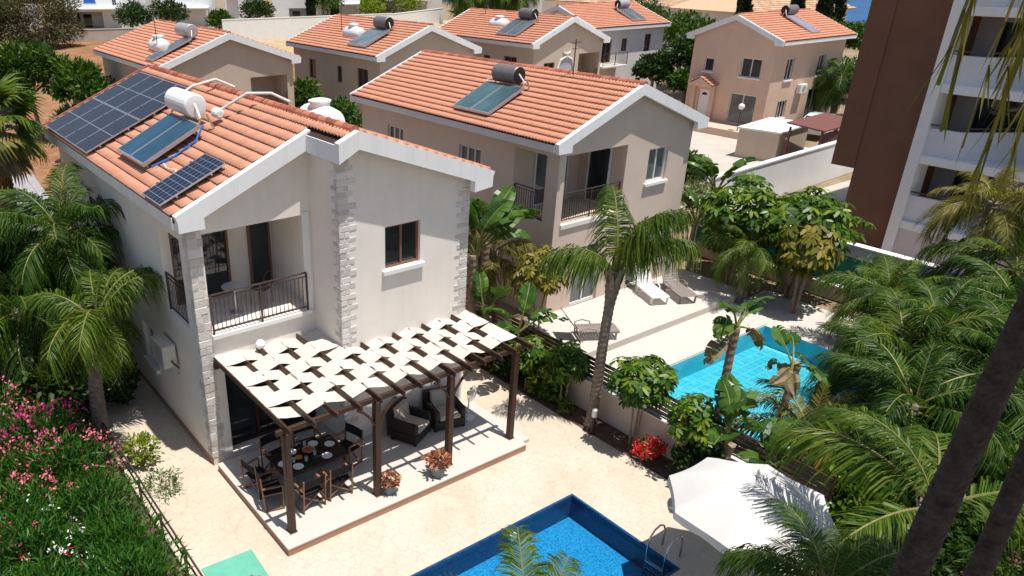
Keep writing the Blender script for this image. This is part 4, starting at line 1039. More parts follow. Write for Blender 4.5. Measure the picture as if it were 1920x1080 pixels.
m = MB(); m.lathe([(0.07,0),(0.10,0.01),(0.15,0.055),(0.145,0.058),(0.10,0.02),(0.001,0.018)],(0,0,0),20); link('dish', m.mesh('dish'), M_cush, bw); m = MB(); m.lathe([(0.13,0.045),(0.09,0.065),(0.001,0.072)],(0,0,0),14); link('food', m.mesh('food'), M_food, bw)
bw = thing('serving_dish','small dish of orange and red food left of the centre bowl','dish',(1.26,1.80,ZTT))
m = MB(); m.lathe([(0.07,0),(0.12,0.03),(0.115,0.033),(0.001,0.015)],(0,0,0),18); link('dish', m.mesh('dish'), M_black, bw); m = MB(); m.lathe([(0.10,0.028),(0.06,0.06),(0.001,0.07)],(0.01,0,0),12); link('food', m.mesh('food'), plain('orange_food',(0.5,0.16,0.02),0.6,var=0.6,scale=35), bw)

def armchair(label, x, y, rz):
    c = thing('rattan_armchair', label, 'armchair', (x,y,ZT), rz, 'rattan armchairs on the terrace')
    def pt(nm, lo, hi, mat, b=0.02):
        q = MB(); q.bbox(lo,hi,b); return link(nm, q.mesh(nm), mat, c)
    pt('base',(-0.44,-0.34,0.03),(0.44,0.40,0.30),M_rattan); pt('arm',(-0.44,-0.36,0.30),(-0.30,0.40,0.60),M_rattan,0.03); pt('arm',(0.30,-0.36,0.30),(0.44,0.40,0.60),M_rattan,0.03)
    q = MB(); q.prism([(-0.44,0.10),(-0.30,0.10),(-0.36,0.80),(-0.48,0.80)],-0.439,0.439,0); link('back', q.mesh('back'), M_rattan, c)
    pt('seat_cushion',(-0.295,-0.28,0.302),(0.295,0.42,0.42),M_cush,0.035)
    q = MB(); q.prism([(-0.295,0.425),(-0.17,0.425),(-0.23,0.83),(-0.345,0.84)],-0.285,0.285,0); link('back_cushion', q.mesh('back_cushion'), M_cush, c)
    for sx in (-1,1):
        for yy in (-0.3,0.36):
            q = MB(); q.box((sx*0.40-0.03,yy-0.03,0),(sx*0.40+0.03,yy+0.03,0.035)); link('foot', q.mesh('foot'), M_black, c)
armchair('dark rattan armchair with beige cushions nearer the dining table', 4.62,2.02,R(180)+0.45)
armchair('dark rattan armchair with beige cushions next to the white fan', 5.72,2.00,R(180)-0.25)
fn = thing('pedestal_fan','white round pedestal fan standing beside the right rattan armchair','fan',(6.38,1.80,ZT),0.3)
m = MB(); m.lathe([(0.18,0),(0.18,0.02),(0.03,0.04),(0.02,0.06),(0.018,0.62)],(0,0,0),16); link('stand', m.mesh('stand'), M_plast, fn)
m = MB(); c_ = Vector((0,-0.06,0.78))
for rr in (0.06,0.12,0.17,0.215): m.tube([c_+Vector((math.cos(a)*rr,-0.06+0.03*(rr>0.2),math.sin(a)*rr)) for a in [2*math.pi*k/20 for k in range(21)]],0.008,4)
for k in range(12): a = 2*math.pi*k/12; m.tube([c_+Vector((0,-0.07,0)),c_+Vector((math.cos(a)*0.21,-0.03,math.sin(a)*0.21))],0.006,4)
link('grille', m.mesh('grille'), M_plast, fn)
m = MB()
for k in range(4): a = math.pi/2*k; m.add([c_+Vector((0.02*math.cos(a),0,0.02*math.sin(a))),c_+Vector((0.19*math.cos(a-0.3),-0.02,0.19*math.sin(a-0.3))),c_+Vector((0.19*math.cos(a+0.35),0.02,0.19*math.sin(a+0.35)))],[(0,1,2)])
link('blade', m.mesh('blade'), M_tankp, fn); m = MB(); m.tube([c_+Vector((0,-0.03,0)),c_+Vector((0,0.10,-0.02))],0.06,10); link('motor', m.mesh('motor'), M_plast, fn)

# pots with red-leaved plants
def leaf_blob(n, rx, ry, rz, size, up=0.4, seed=1, shape='leaf', zc=0.0, shell=0.55):
    """leaf arrays for a clumpy crown: returns (M,T)"""
    r = np.random.default_rng(seed)
    d = r.normal(size=(n,3)); d /= np.linalg.norm(d,axis=1,keepdims=True)
    rad = shell+(1-shell)*r.random((n,1))**0.7
    lump = 1+0.16*np.sin(d[:,[0]]*5+seed)*np.cos(d[:,[1]]*4.3+seed*2)+0.12*np.sin(d[:,[2]]*7+seed*3)
    T = d*rad*lump*np.array([[rx,ry,rz]]); T[:,2] += zc
    dirv = d + r.normal(size=(n,3))*0.7 + np.array([[0,0,up]])
    M = frames(dirv, roll=r.uniform(-1.2,1.2,n)); s = size*(0.65+0.7*r.random(n))
    return M*s[:,None,None], T
LEAF_V = np.array([(0,0,0),(0.45,0.20,0.05),(1,0,0),(0.45,-0.20,0.05)],np.float32); LEAF_F = np.array([(0,1,2,3)])
LANCE_V = np.array([(0,0,0),(0.4,0.085,0.03),(1,0,-0.05),(0.4,-0.085,0.03)],np.float32)
OVAL_V = np.array([(0,0,0),(0.3,0.24,0.04),(0.75,0.2,0.0),(1,0,-0.06),(0.75,-0.2,0.0),(0.3,-0.24,0.04)],np.float32); OVAL_F = np.array([(0,1,2,3,4,5)])
def flower_pot(label, x, y, s, seed):
    p = thing('flower_pot', label, 'flower pot', (x,y,ZT))
    m = MB(); m.lathe([(0.115*s,0),(0.125*s,0.01),(0.165*s,0.22*s),(0.185*s,0.22*s),(0.185*s,0.27*s),(0.16*s,0.27*s),(0.15*s,0.24*s),(0.001,0.235*s)],(0,0,0),20); link('pot', m.mesh('pot'), M_pot, p)
    M, T = leaf_blob(170,0.21*s,0.21*s,0.15*s,0.11*s,0.5,seed,zc=0.38*s); me = scatter_mesh('foliage', OVAL_V, OVAL_F, M, T); link('foliage', me, M_redleaf, p)
    m = MB()
    for k in range(5): m.tube([(0,0,0.22*s),(0.08*s*math.cos(k*1.3),0.08*s*math.sin(k*1.3),0.40*s)],0.008,4)
    link('stem', m.mesh('stem'), M_stem, p)
flower_pot('grey pot with bushy red and yellow leaves at the third pergola post', 4.14,0.24,1.15,3)
flower_pot('smaller grey pot with dark red leaves beside the second pergola post', 2.82,0.36,0.95,4)
# wall lamp globe and wall fittings
lp = thing('wall_lamp','white globe wall lamp under the balcony of the main villa','lamp',(1.42,3.90,3.05)); m = MB(); m.lathe([(0.001,-0.12),(0.07,-0.10),(0.11,-0.05),(0.125,0.0),(0.11,0.06),(0.06,0.11),(0.001,0.125)],(0,-0.16,0),16); link('globe', m.mesh('globe'), M_lampg, lp, smooth=True); m = MB(); m.tube([(0,0.02,0),(0,-0.10,0)],0.03,8); link('bracket', m.mesh('bracket'), M_plast, lp)
ac = thing('air_conditioner','cream outdoor air conditioner unit on the shaded left wall','air conditioner',(-0.20,6.0,2.10))
m = MB(); m.bbox((-0.20,-0.42,0.0),(0.14,0.42,0.60),0.015); bd = link('casing', m.mesh('casing'), plain('cream_ac_casing',(0.62,0.57,0.50),0.5), ac)
m = MB()
for k in range(9): m.box((-0.206,-0.36+0.0,0.06+0.055*k),(-0.2005,0.24,0.085+0.055*k))
link('grille', m.mesh('grille'), M_tankp, ac); m = MB(); m.tube([(0.0,-0.425,0.20),(0.0,-0.47,0.17),(0.08,-0.47,0.05),(0.16,-0.44,-0.05)],0.022,6); link('pipe', m.mesh('pipe'), M_iron, ac)
for yy in (-0.3,0.3): m = MB(); m.box((-0.18,yy-0.02,-0.05),(0.195,yy+0.02,-0.001)); m.box((0.16,yy-0.02,-0.3),(0.195,yy+0.02,-0.05)); link('bracket', m.mesh('bracket'), M_tankp, ac)
# balcony furniture
bt = thing('balcony_table','small round glass table on the main villa balcony','table',(1.30,4.75,3.552)); m = MB(); m.lathe([(0.30,0.68),(0.30,0.70)],(0,0,0),20); link('table_top', m.mesh('table_top'), M_clear, bt); m = MB(); m.lathe([(0.18,0),(0.16,0.02),(0.02,0.04),(0.02,0.679)],(0,0,0),12); link('pedestal', m.mesh('pedestal'), M_alu, bt)
bc = thing('balcony_chair','dark metal chair beside the round balcony table','chair',(2.05,4.85,3.552),0.6)
m = MB(); m.bbox((-0.2,-0.2,0.42),(0.2,0.2,0.45),0.01); link('seat', m.mesh('seat'), M_iron, bc)
m = MB(); m.tube([(-0.19,-0.19,0.45),(-0.2,-0.22,0.8),(-0.12,-0.24,0.9),(0.12,-0.24,0.9),(0.2,-0.22,0.8),(0.19,-0.19,0.45)],0.014,6); link('backrest', m.mesh('backrest'), M_iron, bc)
for sx in (-1,1):
    for sy in (-1,1): m = MB(); m.tube([(sx*0.18,sy*0.18,0.42),(sx*0.2,sy*0.2,0)],0.012,6); link('leg', m.mesh('leg'), M_iron, bc)

# ---------------------------------------------------------------- by the pool
UM = thing('parasol','large white octagonal parasol beside the blue pool','parasol',(6.82,-5.80,0.0),0.35)
n = 8; Rr = 1.52; ztop, zed = 2.74, 2.10; v = [(0,0,ztop)]
rings = [(0.33,0.12),(0.66,0.17),(1.0,0.0)]; v = [(0,0,ztop)]; seg = 6
for (fr,sag) in ((0.2,0),(0.4,0),(0.6,0),(0.8,0),(1.0,0)):
    for k in range(n):
        a0, a1 = 2*math.pi*k/n, 2*math.pi*(k+1)/n
        for s in range(seg):
            t_ = s/seg; x = (math.cos(a0)*(1-t_)+math.cos(a1)*t_)*Rr*fr; y = (math.sin(a0)*(1-t_)+math.sin(a1)*t_)*Rr*fr
            inw = 1-0.025*math.sin(math.pi*t_)*fr; z = ztop-(ztop-zed)*(fr**1.55) - 0.02*fr*math.sin(math.pi*t_)
            v.append((x*inw,y*inw,z))
m = MB(); nn = n*seg; f = [(0,1+k,1+(k+1)%nn) for k in range(nn)]
for q in range(4):
    for k in range(nn): f.append((1+q*nn+k,1+(q+1)*nn+k,1+(q+1)*nn+(k+1)%nn,1+q*nn+(k+1)%nn))
m.add(v,f); cnp = link('canopy', m.mesh('canopy'), M_canvas, UM, smooth=True)
m = MB(); b_ = 1+4*nn; vs = []
for k in range(nn): x,y,z = v[b_+k]; vs += [(x*1.002,y*1.002,z-0.002),(x*1.012,y*1.012,z-0.15-0.02*math.sin(k*1.7))]
m.add(vs,[(2*k,2*((k+1)%nn),2*((k+1)%nn)+1,2*k+1) for k in range(nn)]); link('valance', m.mesh('valance'), M_canvas, cnp)
m = MB(); m.tube([(0,0,0.0),(0,0,ztop+0.1)],0.028,10); link('pole', m.mesh('pole'), M_wood, UM); m = MB(); m.lathe([(0.001,0.16),(0.02,0.13),(0.035,0.08),(0.03,0.0)][::-1],(0,0,ztop),8); link('finial', m.mesh('finial'), M_plast, UM)
m = MB(); m.lathe([(0.30,0),(0.30,0.06),(0.05,0.09),(0.04,0.3)],(0,0,0),16); link('base', m.mesh('base'), M_conc, UM)
for k in range(8):
    a = 2*math.pi*k/8; m = MB(); m.beam((0.03*math.cos(a),0.03*math.sin(a),ztop-0.06),(1.46*math.cos(a),1.46*math.sin(a),zed-0.03),0.018,0.025); link('rib', m.mesh('rib'), M_wood, UM)
# pool ladder
ld = thing('pool_ladder','curved steel pool ladder at the pool corner','ladder',(6.35,-4.45,0.0))
for yy in (-0.22,0.22):
    m = MB(); m.tube([(0.42,yy,0.0),(0.42,yy,0.38),(0.36,yy,0.55),(0.22,yy,0.63),(0.05,yy,0.58),(-0.07,yy,0.45),(-0.10,yy,0.3),(-0.10,yy,-0.55)],0.021,8); link('rail', m.mesh('rail'), M_steel, ld, smooth=True)
for z in (-0.15,-0.30,-0.45): m = MB(); m.box((-0.14,-0.21,z),(-0.06,0.21,z+0.02)); link('tread', m.mesh('tread'), M_steel, ld)
sk = standing('pool_lamp','round white underwater lamp on the pool wall','lamp',[(0.001,0.05),(0.10,0.045),(0.125,0.02),(0.13,0.0)][::-1],4.55,-1.975,-0.30,M_plast); sk.rotation_euler = (R(90),0,0)
# bollard lamp
bl = thing('bollard_lamp','short dark bollard lamp with white head at the palm foot','lamp',(8.80,-0.42,0.0))
m = MB(); m.lathe([(0.09,0),(0.09,0.03),(0.055,0.05),(0.055,0.52)],(0,0,0),14); link('post', m.mesh('post'), M_wood, bl); m = MB(); m.lathe([(0.065,0.52),(0.07,0.54),(0.07,0.70),(0.065,0.71)],(0,0,0),14); link('lamp_head', m.mesh('lamp_head'), M_lampg, bl); m = MB(); m.lathe([(0.08,0.71),(0.08,0.735),(0.02,0.76)],(0,0,0),14); link('cap', m.mesh('cap'), M_alu, bl)
# green table
gt = thing('game_table','flat green topped table standing on the paving by the hedge','table',(-1.40,-0.62,0.0),-0.05)
m = MB(); m.bbox((-0.52,-0.95,0.69),(0.52,0.55,0.715),0.006); link('table_top', m.mesh('table_top'), M_greent, gt); m = MB(); m.box((-0.5,-0.93,0.63),(0.5,0.53,0.689)); link('frame', m.mesh('frame'), M_alu, gt)
for sx in (-0.45,0.45):
    for sy in (-0.88,0.48): m = MB(); m.box((sx-0.02,sy-0.02,0),(sx+0.02,sy+0.02,0.63)); link('leg', m.mesh('leg'), M_alu, gt)
bt_ = thing('table_tennis_bat','red table tennis bat lying on the green table','bat',(-1.10,-0.93,0.717),0.5); m = MB(); m.lathe([(0.07,0),(0.085,0.006),(0.07,0.014)],(0,0,0),18); link('blade', m.mesh('blade'), plain('red_rubber',(0.55,0.07,0.03),0.6), bt_); m = MB(); m.beam((0,0.06,0.008),(0,0.18,0.008),0.03,0.02); link('handle', m.mesh('handle'), M_woodl, bt_)

# ---------------------------------------------------------------- neighbour's loungers
def lounger(label, x, y, rz, mat, group='loungers by the neighbour pool', z=0.302):
    c = thing('sun_lounger', label, 'sun lounger', (x,y,z), rz, group)
    def bar(nm, pts, w=0.035, h=0.03, mt=mat):
        q = MB()
        for a,b in zip(pts,pts[1:]): q.beam(a,b,w,h)
        return link(nm, q.mesh(nm), mt, c)
    for s in (-1,1):
        bar('side_rail',[(s*0.30,-0.95,0.28),(s*0.30,0.35,0.28)],0.05,0.06)
        q = MB(); q.tube([(s*0.33,0.30,0.02),(s*0.34,0.32,0.4),(s*0.34,0.1,0.46),(s*0.33,-0.15,0.40),(s*0.32,-0.2,0.28)],0.022,6); link('arm', q.mesh('arm'), mat, c)
        for yy in (-0.85,0.25): bar('leg',[(s*0.28,yy,0),(s*0.30,yy,0.26)],0.05,0.05)
    for k in range(13):
        yy = -0.93+k*0.10; q = MB(); q.bbox((-0.28,yy-0.043,0.29),(0.28,yy+0.043,0.31),0.005); link('slat', q.mesh('slat'), mat, c)
    a = R(52); 
    for k in range(8):
        t0 = 0.04+k*0.10; p0 = Vector((0,0.36+t0*math.cos(a),0.30+t0*math.sin(a))); q = MB(); q.beam(p0-X1*0.28,p0+X1*0.28,0.085,0.02,up=(0,-math.sin(a),math.cos(a))); link('back_slat', q.mesh('back_slat'), mat, c)
    for s in (-1,1): bar('back_rail',[(s*0.29,0.36,0.29),(s*0.29,0.36+0.82*math.cos(a),0.29+0.82*math.sin(a))],0.03,0.03)
lounger('white plastic sun lounger with raised back near the glass doors',16.95,4.35,R(-25),M_plast)
lounger('grey brown resin sun lounger beside the white lounger',17.85,3.85,R(-25),M_brnpl)
lounger('grey sun lounger half hidden behind the tall palm trunk',12.55,3.25,R(60),M_brnpl)
ts = thing('terrace_sandals','pair of dark sandals on the neighbour terrace edge','sandals',(12.9,4.6,0.302)); 
for sx in (-0.08,0.08):
    m = MB(); m.bbox((sx-0.045,-0.13,0),(sx+0.045,0.13,0.025),0.01); link('sole', m.mesh('sole'), M_black, ts)
    m = MB(); m.tube([(sx-0.045,0.03,0.02),(sx,0.03,0.06),(sx+0.045,0.03,0.02)],0.012,5); link('strap', m.mesh('strap'), M_black, ts)
# ---------------------------------------------------------------- garden wall with slatted fence
fw_ = thing('garden_wall','low beige garden wall with dark slatted fence on top','wall',(9.62,0,0))
m = MB(); m.bbox((9.50,-6.1,0.0),(9.74,9.6,0.92),0.01); obj('wall_base', m, M_stuc2, fw_)
m = MB(); m.bbox((9.46,-6.1,0.922),(9.78,9.6,0.97),0.008); obj('coping', m, M_stuc4, fw_)
FE = thing('slat_fence','dark brown horizontal slat fence on the low garden wall','fence',(9.62,0,0.972))
ps = [-6.0+1.55*k for k in range(11)]
for y in ps:
    m = MB(); m.box((9.645,y-0.03,0.972),(9.70,y+0.03,1.66)); obj('post', m, M_wood, FE)
for y0_,y1_ in zip(ps,ps[1:]):
    for k in range(5):
        z = 1.01+k*0.13; m = MB(); m.box((9.595,y0_+0.004,z),(9.643,y1_-0.004,z+0.08)); obj('slat', m, M_slat, FE)
# low rail fence along the oleander bed
LF = thing('rail_fence','low dark two rail fence between the oleanders and the path','fence',(-1.93,3,0))
for k in range(11):
    y = -5+1.4*k; m = MB(); m.beam((-1.99,y,0),(-1.99,y,0.72),0.05,0.05); obj('post', m, M_iron, LF)
for z in (0.42,0.70):
    m = MB(); m.beam((-1.95,-5.2,z),(-1.95,9.2,z),0.03,0.05); obj('rail', m, M_iron, LF)
bw_ = thing('boundary_wall','pale boundary wall beside the left palms','wall',(-3.1,13,0)); m = MB(); m.bbox((-3.25,9.0,0),(-3.0,26,1.15),0.02); obj('wall_base', m, M_conc, bw_)
m = MB(); m.bbox((-3.29,9.0,1.152),(-2.96,26,1.21),0.01); obj('coping', m, M_stuc4, bw_)
# walls between neighbour garden and the tall building
wl2 = thing('boundary_wall','white boundary wall in front of the brown building','wall',(23.7,1,0)); m = MB()
m.bbox((23.55,-9,0),(23.8,7.2,1.85),0.02); obj('wall_base', m, M_stucw, wl2); m = MB(); m.bbox((23.5,-9,1.852),(23.85,7.2,1.92),0.01); obj('coping', m, M_stucw, wl2)
gs = thing('green_screen_fence','green shade mesh fence on a low wall by the second pool','fence',(22.8,1,0))
m = MB(); m.bbox((22.7,-9,0),(22.9,6.8,0.52),0.01); obj('low_wall', m, M_stuc2, gs)
m = MB(); m.bbox((22.66,-9,0.522),(22.94,6.8,0.57),0.008); obj('coping', m, M_stuc4, gs)
for k in range(8):
    y = -8.9+k*2.22; m = MB(); m.tube([(22.86,y,0.57),(22.86,y,1.72)],0.022,6); obj('post', m, M_alu, gs)
    if k < 7:
        m = MB(); nn = 8
        for q in range(nn):
            a,b = y+2.22*q/nn, y+2.22*(q+1)/nn; o1,o2 = 0.02*math.sin(q*1.9+k),0.02*math.sin((q+1)*1.9+k)
            m.quad((22.80+o1,a,0.60),(22.80+o2,b,0.60),(22.80+o2*1.3,b,1.70),(22.80+o1*1.3,a,1.70))
        obj('mesh_panel', m, M_screen, gs)
rw = thing('boundary_wall','long white wall between the lane and the road','wall',(36,9.4,0))
m = MB(); m.prism([(27.0,8.9),(46.0,10.0),(46.0,10.22),(27.0,9.12)],0,2.05,2); obj('wall_base', m, M_stucw, rw); m = MB(); m.prism([(27.0,8.86),(46.0,9.96),(46.0,10.26),(27.0,9.16)],2.052,2.13,2); obj('coping', m, M_stucw, rw)
ub = thing('utility_box','plain beige concrete utility hut by the road','hut',(42.4,15.0,0)); m = MB(); m.prism([(40.3,13.6),(44.6,14.2),(44.2,16.6),(39.9,16.0)],0,1.75,2); obj('wall', m, M_stuc3, ub); m = MB(); m.prism([(40.2,13.5),(44.7,14.1),(44.3,16.7),(39.8,16.1)],1.752,1.85,2); obj('roof', m, M_stucw, ub)
cp = thing('carport','small red brown carport beside the utility hut','carport',(43.0,12.3,0))
m = MB(); m.add([(40.6,11.2,2.2),(45.6,11.5,2.2),(45.2,13.7,2.4),(40.4,13.4,2.4),(40.6,11.2,2.28),(45.6,11.5,2.28),(45.2,13.7,2.48),(40.4,13.4,2.48)],[(3,2,1,0),(4,5,6,7),(0,1,5,4),(1,2,6,5),(2,3,7,6),(3,0,4,7)]); obj('roof', m, M_rust, cp)
for x,y in ((40.8,11.4),(45.3,11.7),(45.0,13.5),(40.6,13.2)): m = MB(); m.box((x-0.05,y-0.05,0),(x+0.05,y+0.05,2.2)); obj('post', m, M_rust, cp)
m = MB(); m.box((41.0,11.42,0),(45.2,11.48,2.0)); obj('side_screen', m, M_rust, cp)
g2 = thing('green_screen_fence','green shade mesh panel beside the carport','fence',(48.5,11.6,0)); m = MB(); m.box((46.2,11.4,0.3),(52.0,11.44,2.1)); obj('mesh_panel', m, M_screen, g2)
for x in (46.2,49.1,52.0): m = MB(); m.tube([(x,11.36,0),(x,11.36,2.15)],0.03,6); obj('post', m, M_alu, g2)
p3 = MB(); sheet(p3,(55,16,60,18.6),[],0.02); struct('distant_pool_water', p3, plain('distant_pool_turquoise',(0.06,0.42,0.55),0.15))
sl_ = thing('globe_lamp','black post lamp with white globe by the roadside villa','lamp',(44.9,19.2,0)); m = MB(); m.tube([(0,0,0),(0,0,1.9)],0.04,8); link('post', m.mesh('post'), M_iron, sl_); m = MB(); m.lathe([(0.001,0),(0.16,0.08),(0.22,0.22),(0.16,0.36),(0.001,0.44)],(0,0,1.9),14); link('globe', m.mesh('globe'), M_lampg, sl_, smooth=True)
ac = thing('air_conditioner','white air conditioner on the side wall of the roadside villa','air conditioner',(50.6,18.45,2.6)); m = MB(); m.bbox((-0.42,-0.2,0),(0.42,0.1,0.6),0.02); link('casing', m.mesh('casing'), M_plast, ac); m = MB(); m.lathe([(0.2,0),(0.2,0.01)],(0,0,0),16); m.v = [(q[0],-0.205-q[2],q[1]+0.3) for q in m.v]; link('fan_grille', m.mesh('fan_grille'), M_tankp, ac)
def car(label, x, y, rz, paint):
    c = thing('parked_car', label, 'car', (x,y,0.01), rz, 'parked cars')
    side = [(-2.05,0.42),(-2.1,0.75),(-1.9,0.95),(-1.55,1.0),(-0.95,1.42),(-0.4,1.52),(0.5,1.48),(1.1,1.05),(1.9,0.92),(2.12,0.7),(2.12,0.42)]
    vs = []; n = len(side)
    for (w, k) in ((0.86,0),(0.86,1)):
        for (px,pz) in side:
            ww = 0.86 if pz < 1.06 else 0.66
            vs.append((px, (-1 if k == 0 else 1)*ww, pz))
    m = MB(); m.add(vs, [tuple(range(n-1,-1,-1)), tuple(range(n,2*n))]+[(i,(i+1)%n,n+(i+1)%n,n+i) for i in range(n)]); body = link('body', m.mesh('body'), paint, c)
    m = MB(); m.quad((-1.5,-0.7,1.04),(-0.97,-0.62,1.40),(-0.97,0.62,1.40),(-1.5,0.7,1.04)); m.v = [(q[0]-0.02,q[1],q[2]+0.015) for q in m.v]; link('windscreen', m.mesh('windscreen'), M_glassd, body)
    m = MB(); m.quad((0.54,-0.62,1.46),(1.08,-0.7,1.08),(1.08,0.7,1.08),(0.54,0.62,1.46)); m.v = [(q[0]+0.02,q[1],q[2]+0.015) for q in m.v]; link('rear_window', m.mesh('rear_window'), M_glassd, body)
    for s in (-1,1):
        m = MB(); m.add([(-1.35,s*0.80,1.05),(1.0,s*0.80,1.05),(0.5,s*0.69,1.43),(-0.85,s*0.69,1.41)],[(0,1,2,3)]); link('side_window', m.mesh('side_window'), M_glassd, body)
        for px in (-1.35,1.3):
            m = MB(); m.tube([(px,s*0.70,0.32),(px,s*0.885,0.32)],0.32,18); w = link('wheel', m.mesh('wheel'), M_tyre, c); m = MB(); m.tube([(px,s*0.886,0.32),(px,s*0.90,0.32)],0.2,14); link('rim', m.mesh('rim'), M_steel, w)
        m = MB(); m.box((-2.10,s*0.6-0.16,0.68),(-2.04,s*0.6+0.16,0.82)); link('headlight', m.mesh('headlight'), M_clear, c)
        m = MB(); m.box((2.09,s*0.66-0.12,0.72),(2.135,s*0.66+0.12,0.86)); link('tail_light', m.mesh('tail_light'), M_redf, c)
car('white car parked beside the pink roadside villa',50.2,16.4,0.15,M_carw); car('dark car on the road mostly hidden by shrubs',31.8,13.2,0.5,M_card)

# ---------------------------------------------------------------- brown and white apartment building
AB = thing('apartment_building','tall brown and white apartment block with recessed balconies','building',(31,0,0))
m = MB(); m.box((29.0,1.82,0.0),(40,3.90,14.5)); m.box((28.96,3.90,3.30),(40,4.85,14.5)); obj('brown_wall', m, M_brown, AB)
m = MB(); m.box((28.55,1.42,0.0),(29.6,1.818,14.5)); obj('white_fin', m, M_stucw, AB)
m = MB(); m.box((31.4,-9,0.0),(40,1.815,14.5)); core = obj('facade_wall', m, stucco('grey_lilac_render',(0.52,0.48,0.50)), AB)
fl = [1.58,4.20,6.86,9.55,12.2]
for k, z in enumerate(fl):
    m = MB(); m.bbox((28.6,-9,z-0.16),(31.398,1.418,z+0.16),0.02); obj('balcony_slab', m, M_stucw, AB)
    m = MB(); m.prism([(28.72,1.416),(28.72,0.35),(28.95,0.15),(30.6,-1.0),(30.6,-9),(30.75,-9),(30.75,-0.9),(29.05,0.28),(28.87,0.42),(28.87,1.416)],z+0.161,z+1.18,2); par = obj('parapet', m, stucco('grey_white_parapet_%d'%k,(0.70,0.70,0.73)), AB)
    m = MB(); m.prism([(28.68,1.415),(28.68,0.33),(28.93,0.10),(30.56,-1.02),(30.62,-0.98),(28.97,0.16),(28.74,0.37),(28.74,1.415)],z+1.30,z+1.35,2); obj('handrail', m, M_iron, AB)
    for q in range(4):
        m = MB(); m.box((31.36,-8.3+q*2.5,z+0.2),(31.399,-6.5+q*2.5,z+2.2)); obj('glass_door', m, M_glassd, AB)
m = MB(); m.prism([(28.62,-9),(31.399,-9),(31.399,1.417),(28.62,1.417)],0.0,1.42,2); obj('ground_floor_wall', m, stucco('ground_floor_render',(0.60,0.53,0.52)), AB)

# ---------------------------------------------------------------- buildings on the skyline
def flat_house(label, x, y, w, d, h, rz=0.0, wins=(), group='white houses on the skyline', storey=True, rail=True, wm=M_stucw, fm=M_glassd, canopy=None, name='white_house'):
    """flat-roofed house; local front on y=0 facing the camera; wins: (u0,v0,u1,v1,kind)"""
    root = thing(name, label, 'house', (x,y,0), rz, group)
    m = MB(); hs = [(a,b,c,e) for (a,b,c,e,*_) in wins]
    m.wall((0,0,0),X1,Z1,(0,-1,0),w,h,hs,0.25,back=False); m.wall((0,0,0),Y1,Z1,(-1,0,0),d,h,(),0.25,back=False); m.wall((w,0,0),Y1,Z1,(1,0,0),d,h,(),0.25,back=False); m.wall((0,d,0),X1,Z1,(0,1,0),w,h,(),0.25,back=False)
    wl_ = link('wall', m.mesh('wall'), wm, root)
    m = MB(); m.box((-0.15,-0.15,h),(w+0.15,d+0.15,h+0.28)); link('roof', m.mesh('roof'), wm, root)
    for (a,b,c,e,*k) in wins:
        kind = k[0] if k else 'w'
        if kind == 's':   # blue shutters
            mm = MB(); mm.box((a,0.06,b),(c,0.11,e)); link('shutter', mm.mesh('shutter'), M_blue, wl_)
            mm = MB(); mm.box((a-0.12,-0.05,b-0.14),(c+0.12,-0.001,b)); link('sill', mm.mesh('sill'), M_blue, wl_)
        elif kind == 'o':  # open porch
            mm = MB(); mm.box((a-0.02,2.4,b),(c+0.02,2.45,e)); link('porch_back', mm.mesh('porch_back'), wm, wl_)
            mm = MB(); mm.box((a+0.6,2.36,b),(a+2.0,2.398,b+2.1)); link('door', mm.mesh('door'), M_glassd, wl_)
        else: window(wl_,(0,0,0),X1,(0,-1,0),a,b,c,e,0.12,M_wframe,fm,2,False)
    if canopy:
        a,c,z,dep = canopy; mm = MB(); mm.box((a,-dep,z),(c,-0.001,z+0.22)); link('canopy', mm.mesh('canopy'), wm, root)
        for q in (a+0.2,c-0.2): mm = MB(); mm.box((q-0.14,-dep+0.05,0),(q+0.14,-dep+0.33,z)); link('column', mm.mesh('column'), wm, root)
    return root
YAW = -0.50
flat_house('white house with a blue shuttered window above the red field',27.5,141.5,17.0,10,9.6,YAW,[(6.6,4.4,8.6,6.6,'s'),(11.4,3.9,12.1,5.2),(5.0,0.3,9.5,2.9,'o')],canopy=(1.2,13.5,3.4,3.0))
flat_house('white house with a large window left of the grey scrub',12.0,150.0,13.5,10,9.0,YAW,[(8.6,3.8,12.2,6.6),(3,4,5,6.0)])
flat_house('white house behind the bushes with two upper windows',44.5,133.0,9.5,9,8.6,YAW,[(1.6,5.2,2.4,6.4),(5.0,4.6,7.6,6.2)],canopy=(-0.5,9.0,3.3,2.5))
flat_house('white house with white columns beside the dark bush',57.0,132.5,6.0,9,8.6,YAW,[(0.8,5.0,2.0,6.6),(3.4,5.0,4.4,6.6)],canopy=(0.2,3.0,4.8,2.0))
flat_house('white house with a blue framed window over a dark entrance',64.0,127.0,9.0,10,8.8,YAW,[(4.8,4.9,6.8,6.2,'s'),(3.0,0.2,6.5,2.9,'o')])
flat_house('long white house behind the cypress pair',74.5,133.0,14.0,10,8.2,YAW,[(2,5.0,3.5,6.8),(7,5.0,8.5,6.8)],canopy=(2.0,11.0,3.0,3.0))
flat_house('pale house with teal window left of the tall garden palms',94.0,138.0,14.5,10,9.5,YAW,[(2.6,4.0,3.6,6.2),(6.4,6.2,7.4,7.8),(10.4,4.0,11.4,6.0)],wm=M_stuc4,canopy=(2.0,11.5,3.0,5.0))
flat_house('pale house half hidden by the tall garden palms',112.0,130.0,15.0,10,9.5,YAW,[(2.6,4.0,3.8,6.2),(8.4,3.0,9.8,6.0)],wm=M_stuc4)
flat_house('long off white house behind the ochre villa roof',112.0,108.0,22.0,10,5.6,YAW,[(2.0,3.6,3.8,4.9),(6.2,3.6,7.4,5.2),(10.0,3.6,11.8,4.9),(15.0,3.6,17.0,4.9)],wm=M_stuc4)
